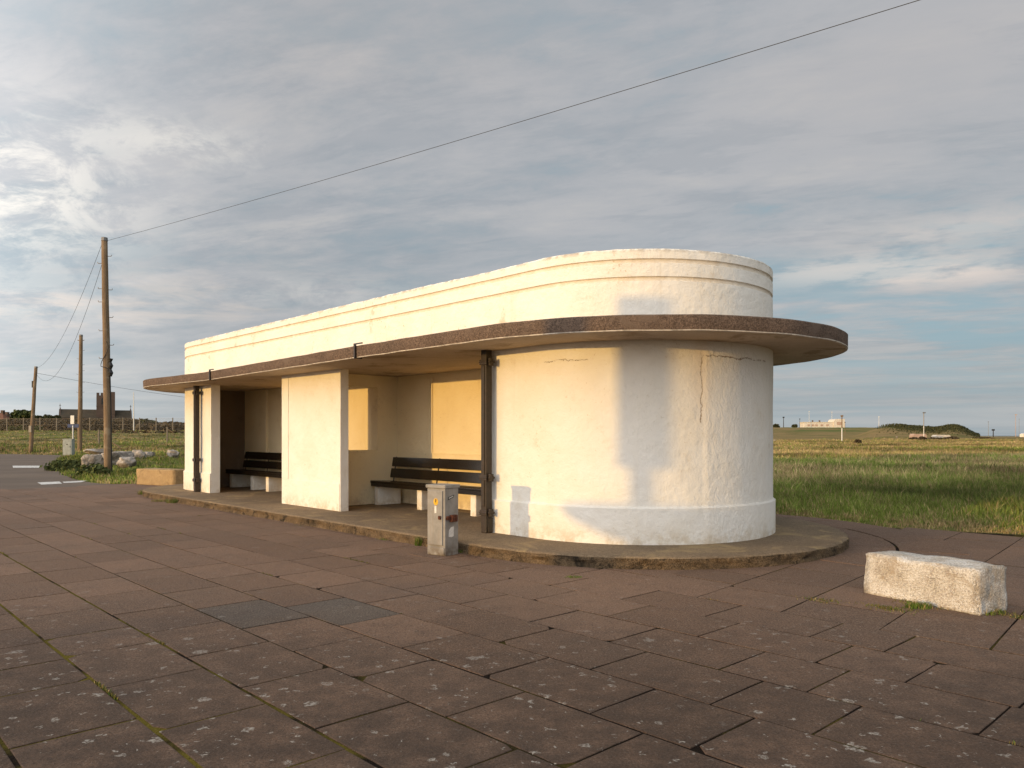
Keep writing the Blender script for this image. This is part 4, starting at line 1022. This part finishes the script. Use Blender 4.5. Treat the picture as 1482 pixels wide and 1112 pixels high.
for q, y0, y1, w_, Y, lab in ((1241, 644.5, 636, 11, 105, 'reddish brown shrub alone in the straw-coloured grass'), (1322, 638, 632.5, 14, 165, 'dark brown shrub in front of the pinkish ruin'), (1335, 638.5, 632, 12, 160, 'dark brown shrub at the foot of the tall pole'), (1352, 637.5, 633, 26, 170, 'long low brown shrub left of the grey ruin'), (1377, 637.5, 631.5, 20, 168, 'dark shrub at the right of the grey ruin'), (1424, 637.5, 632.5, 30, 200, 'low brown scrub where the dune meets the flat'), (1150, 619, 613.8, 9, 420, 'dark bush on the hilltop left of the white building'), (1123, 620, 613.5, 10, 415, 'dark bush on the hilltop nearest the drum')):
    x = rx(q, Y); root = empty('scrub_bush', (x, Y, rz(y0, Y)), lab, 'bush'); hw = w_/2*Y/F; hh = (y0-y1)/2*Y/F
    b = B(); b.tube([(x, Y, rz(y0, Y)-.5), (x, Y, rz(y0, Y)+hh)], [.1, .04], 5); b.out('stem', M_bark, root)
    b = B(); leaf_cloud(b, (x, Y, rz(y0, Y)+hh*.8), (hw, hw*.6, hh), 500, .10+Y*.0007, 1., int(q)); b.out('foliage', M_bram if Y < 300 else M_leafd, root, weld=False)
b = B(); r_ = random.Random(5)
for i in range(26000):
    q = r_.uniform(1262, 1418); Y = r_.gauss(250, 14); x = rx(q, Y); z = tz_cached(x, Y)
    dens = sst(1262, 1335, q)
    if r_.random() > dens: continue
    a = Vector((r_.gauss(0, 1), r_.gauss(0, 1), r_.gauss(0, 1))).normalized(); t1 = a.orthogonal().normalized(); t2 = a.cross(t1); k = .24*r_.uniform(.4, 1.2); p = Vector((x, Y, z+r_.random()**2*.8+.1))
    b.face([p+t1*k, p+t2*k*.7, p-t1*k, p-t2*k*.7])
tag(b.out('dune_scrub', M_leafd, weld=False), 'dark scrub covering the dune crest', None, None, 'stuff')

# ---------------------------------------------------------------- shapes added outside the frame to throw shadows on drum and paving
sdv = np.array([-.13, 1.]); sdv /= np.linalg.norm(sdv)       # light travels this way in (u, v)
ELEV = 3.7
sun_dir = Vector((sdv[0]*uu[0]+sdv[1]*vv[0], sdv[0]*uu[1]+sdv[1]*vv[1], 0)).normalized(); 
tot = empty('shadow_panel', W(7.33, -6.5, 0), 'tall narrow shadow-casting panel on two posts, added off to the left of the view', 'shadow caster')
b = B(); b.ubox(7.12, 7.53, -6.56, -6.42, 1.93, 3.95); b.out('shadow_panel_board', M_cab, tot, bevel=.01)  # unseen panel, added to cast the upright shadow band on the drum
for u in (7.30, 7.36):
    b = B(); b.ubox(u-.06, u+.06, -6.55, -6.43, -.05, 1.928); b.out('post', M_cab, tot)
pt = empty('shadow_bowl', W(7.3, -8.3, 0), 'wide low shadow-casting bowl on a pedestal, added off to the left of the view', 'shadow bowl')
b = B(); c3 = W(7.30, -8.3, 0); pr = [(.25, -.05), (.22, .3), (.18, 1.12), (.5, 1.2), (.95, 1.40), (1.1, 1.54), (1.02, 1.56), (.6, 1.45), (.0, 1.4)]
b.grid([[(c3[0]+r*math.cos(a), c3[1]+r*math.sin(a), z) for a in np.linspace(0, 2*math.pi, 32, endpoint=False)] for r, z in pr], True); b.out('shadow_bowl_body', M_block, pt, smooth=True)  # unseen bowl, added to cast the oval shadow low on the drum
def add_shade_wall():
    b = B(); n = 60; pa = []
    for i in range(n+1):
        u = -30+100*i/n; pa.append((u, -24.-(.0)*u, 0, -1))
    sweep(b, pa, [(-.2, -.1), (-.15, 1.35), (.25, 1.38), (.4, -.1)], False, 0, .02)  # unseen wall, added to keep low sun off the foreground paving
    tag(b.out('sea_wall', M_block), 'long low concrete wall added behind the viewer to shade the foreground', 'wall')
add_shade_wall()

# ---------------------------------------------------------------- light
sl = bpy.data.lights.new('sun', 'SUN'); so = bpy.data.objects.new('sun', sl); COL.objects.link(so)
sl.energy = 2.5; sl.angle = math.radians(.6); sl.color = (1., .60, .17)
el = math.radians(ELEV); d = Vector((sun_dir.x*math.cos(el), sun_dir.y*math.cos(el), -math.sin(el)))
so.rotation_euler = d.to_track_quat('-Z', 'Y').to_euler(); so.location = (-30, -20, 20)
world = bpy.data.worlds.new('World'); sc.world = world; world.use_nodes = True
class WT(NT):
    def __init__(s):
        s.t = world.node_tree
        s.t.nodes.clear()
t = WT(); tc = t.n('TexCoord'); dirv = tc.outputs['Generated']
sky = t.n('TexSky', sky_type='NISHITA'); sky.sun_disc = False; sky.sun_elevation = el
az = math.atan2(-sun_dir.x, -sun_dir.y)      # compass bearing of the sun from +Y clockwise
sky.sun_rotation = az % (2*math.pi); sky.air_density = 1.2; sky.dust_density = 1.5; sky.ozone_density = 1.5
dx, dy, dz = sep(t, dirv)
zc = t.math('MAXIMUM', dz, .0)
den = t.math('ADD', zc, .10)
px_ = t.math('DIVIDE', dx, den); py_ = t.math('DIVIDE', dy, den)
cv = t.n('CombineXYZ'); t.set(cv.inputs[0], px_); t.set(cv.inputs[1], py_)
P2 = cv.outputs[0]
rot = t.n('VectorRotate', rotation_type='Z_AXIS'); t.set(rot.inputs['Vector'], P2); rot.inputs['Angle'].default_value = .35
P3 = t.vmul(rot.outputs[0], (.75, 1.25, 1))
n_big = t.noise(.55, 3, .5, P3, .3); n_mid = t.noise(1.3, 7, .62, P3, .25); n_fin = t.noise(5.5, 6, .65, P3, .5)
n_st = t.noise(1., 7, .68, t.vmul(P3, (2.0, 3.2, 1)), .3)
cl = t.math('ADD', t.math('MULTIPLY', n_big, .6), t.math('ADD', t.math('MULTIPLY', n_mid, .45), t.math('MULTIPLY', n_fin, .24)))
# linear colours of the overcast deck
base = t.mix(t.rng(cl, .50, .72), (.350,.395,.440), (.485,.497,.525))
base = t.mix(t.math('MULTIPLY', t.rng(n_mid, .46, .66), t.rng(n_st, .42, .66)), base, (.555,.55,.555))
base = t.mix(t.math('MULTIPLY', t.rng(n_st, .50, .38), .22), base, (.27,.325,.38))
# thin gaps of pale blue, more of them low to the right
gap = t.math('MULTIPLY', t.rng(cl, .64, .52), t.math('ADD', .25, t.math('MULTIPLY', t.rng(dx, -.1, .5), .75)))
base = t.mix(gap, base, (.33,.45,.52))
def blob(x, y, sx, sy):
    """soft mask centred on a sky direction"""
    v0 = Vector(((x-CX)/F, 1, (HY-y)/F)).normalized()
    az_ = math.atan2(v0.x, v0.y); ez = v0.z
    a_ = t.math('ARCTAN2', dx, dy)
    p1 = t.math('DIVIDE', t.math('SUBTRACT', a_, az_), sx); p2 = t.math('DIVIDE', t.math('SUBTRACT', dz, ez), sy)
    r2 = t.math('ADD', t.math('MULTIPLY', p1, p1), t.math('MULTIPLY', p2, p2))
    return t.math('EXPONENT', t.math('MULTIPLY', r2, -1.))
wis = t.rng(t.noise(1., 7, .68, t.vmul(dirv, (13, 13, 26)), .35), .40, .60)
hi = t.math('ADD', blob(10, 270, .13, .07), t.math('MULTIPLY', blob(270, 208, .10, .022), .7))
hi = t.math('ADD', hi, t.math('ADD', t.math('MULTIPLY', blob(60, 440, .12, .02), .35), t.math('MULTIPLY', blob(450, 425, .16, .02), .4)))
base = t.mix(t.math('MULTIPLY', t.math('MINIMUM', hi, 1.), t.math('MULTIPLY', wis, .9)), base, (.78,.76,.72))
w2 = t.rng(t.noise(1., 6, .6, t.vmul(dirv, (9, 9, 45)), .1), .38, .56)
hi2 = t.math('ADD', blob(1225, 393, .13, .016), t.math('ADD', t.math('MULTIPLY', blob(1400, 330, .12, .02), .5), t.math('MULTIPLY', blob(1400, 395, .10, .014), .6)))
base = t.mix(t.math('MULTIPLY', t.math('MINIMUM', hi2, 1.), w2), base, (.86,.75,.68))
# broad warm tinge high up right, cooler lower
warm = t.math('ADD', t.math('MULTIPLY', blob(1330, 100, .25, .09), .35), t.math('MULTIPLY', blob(560, 40, .30, .10), .35))
base = t.mix(t.math('MULTIPLY', warm, n_mid), base, (.60,.52,.48))
cy = t.math('MULTIPLY', t.math('MULTIPLY', blob(1360, 480, .42, .085), .95), t.rng(n_mid, .62, .42))
base = t.mix(cy, base, (.32,.47,.55))
# stratified haze towards the horizon
st_ = t.noise(1., 5, .6, t.vmul(dirv, (1.6, 1.6, 60)), .2)
hc = t.rng(t.noise(1., 6, .62, t.vmul(dirv, (5, 5, 34)), .3), .50, .66)
hcm = t.math('ADD', blob(60, 455, .20, .035), t.math('MULTIPLY', blob(480, 430, .25, .03), .7))
base = t.mix(t.math('MULTIPLY', t.math('MINIMUM', hcm, 1.), t.math('MULTIPLY', hc, .8)), base, (.66,.60,.56))
hz = t.rng(dz, .16, .0)
base = t.mix(t.math('MULTIPLY', hz, .75), base, t.mix(t.rng(st_, .35, .65), (.355,.42,.455), (.49,.525,.535)))
# the western half of the deck, behind the viewer, is lit by the setting sun
wx, wy = -sun_dir.x, -sun_dir.y
west = t.math('ADD', t.math('MULTIPLY', dx, wx), t.math('MULTIPLY', dy, wy))
glow = t.rng(west, -.35, .8)
lit = t.mix(glow, (1, 1, 1), (4.6, 4.35, 4.10))
base = t.mix(1., base, lit, 'MULTIPLY')
lowglow = t.math('MULTIPLY', t.rng(west, .5, 1.), t.rng(dz, .45, .0))
base = t.mix(lowglow, base, (3.0, 2.4, 1.8))
skc = t.mix(1., sky.outputs[0], (.10, .10, .10), 'MULTIPLY')
fin = t.mix(.90, skc, base)
fin = t.mix(t.rng(dz, -.01, -.06), fin, (.12,.11,.10))
bg = t.n('Background'); t.set(bg.inputs[0], fin); bg.inputs[1].default_value = 1.
wo = t.n('OutputWorld'); t.t.links.new(bg.outputs[0], wo.inputs[0])
world.cycles.sampling_method = 'MANUAL'; world.cycles.sample_map_resolution = 512
sc.view_settings.view_transform = 'Standard'; sc.view_settings.look = 'None'; sc.view_settings.gamma = 1; sc.view_settings.exposure = 0
sc.render.engine = 'CYCLES'; sc.cycles.use_denoising = True; sc.cycles.max_bounces = 6; sc.cycles.diffuse_bounces = 4
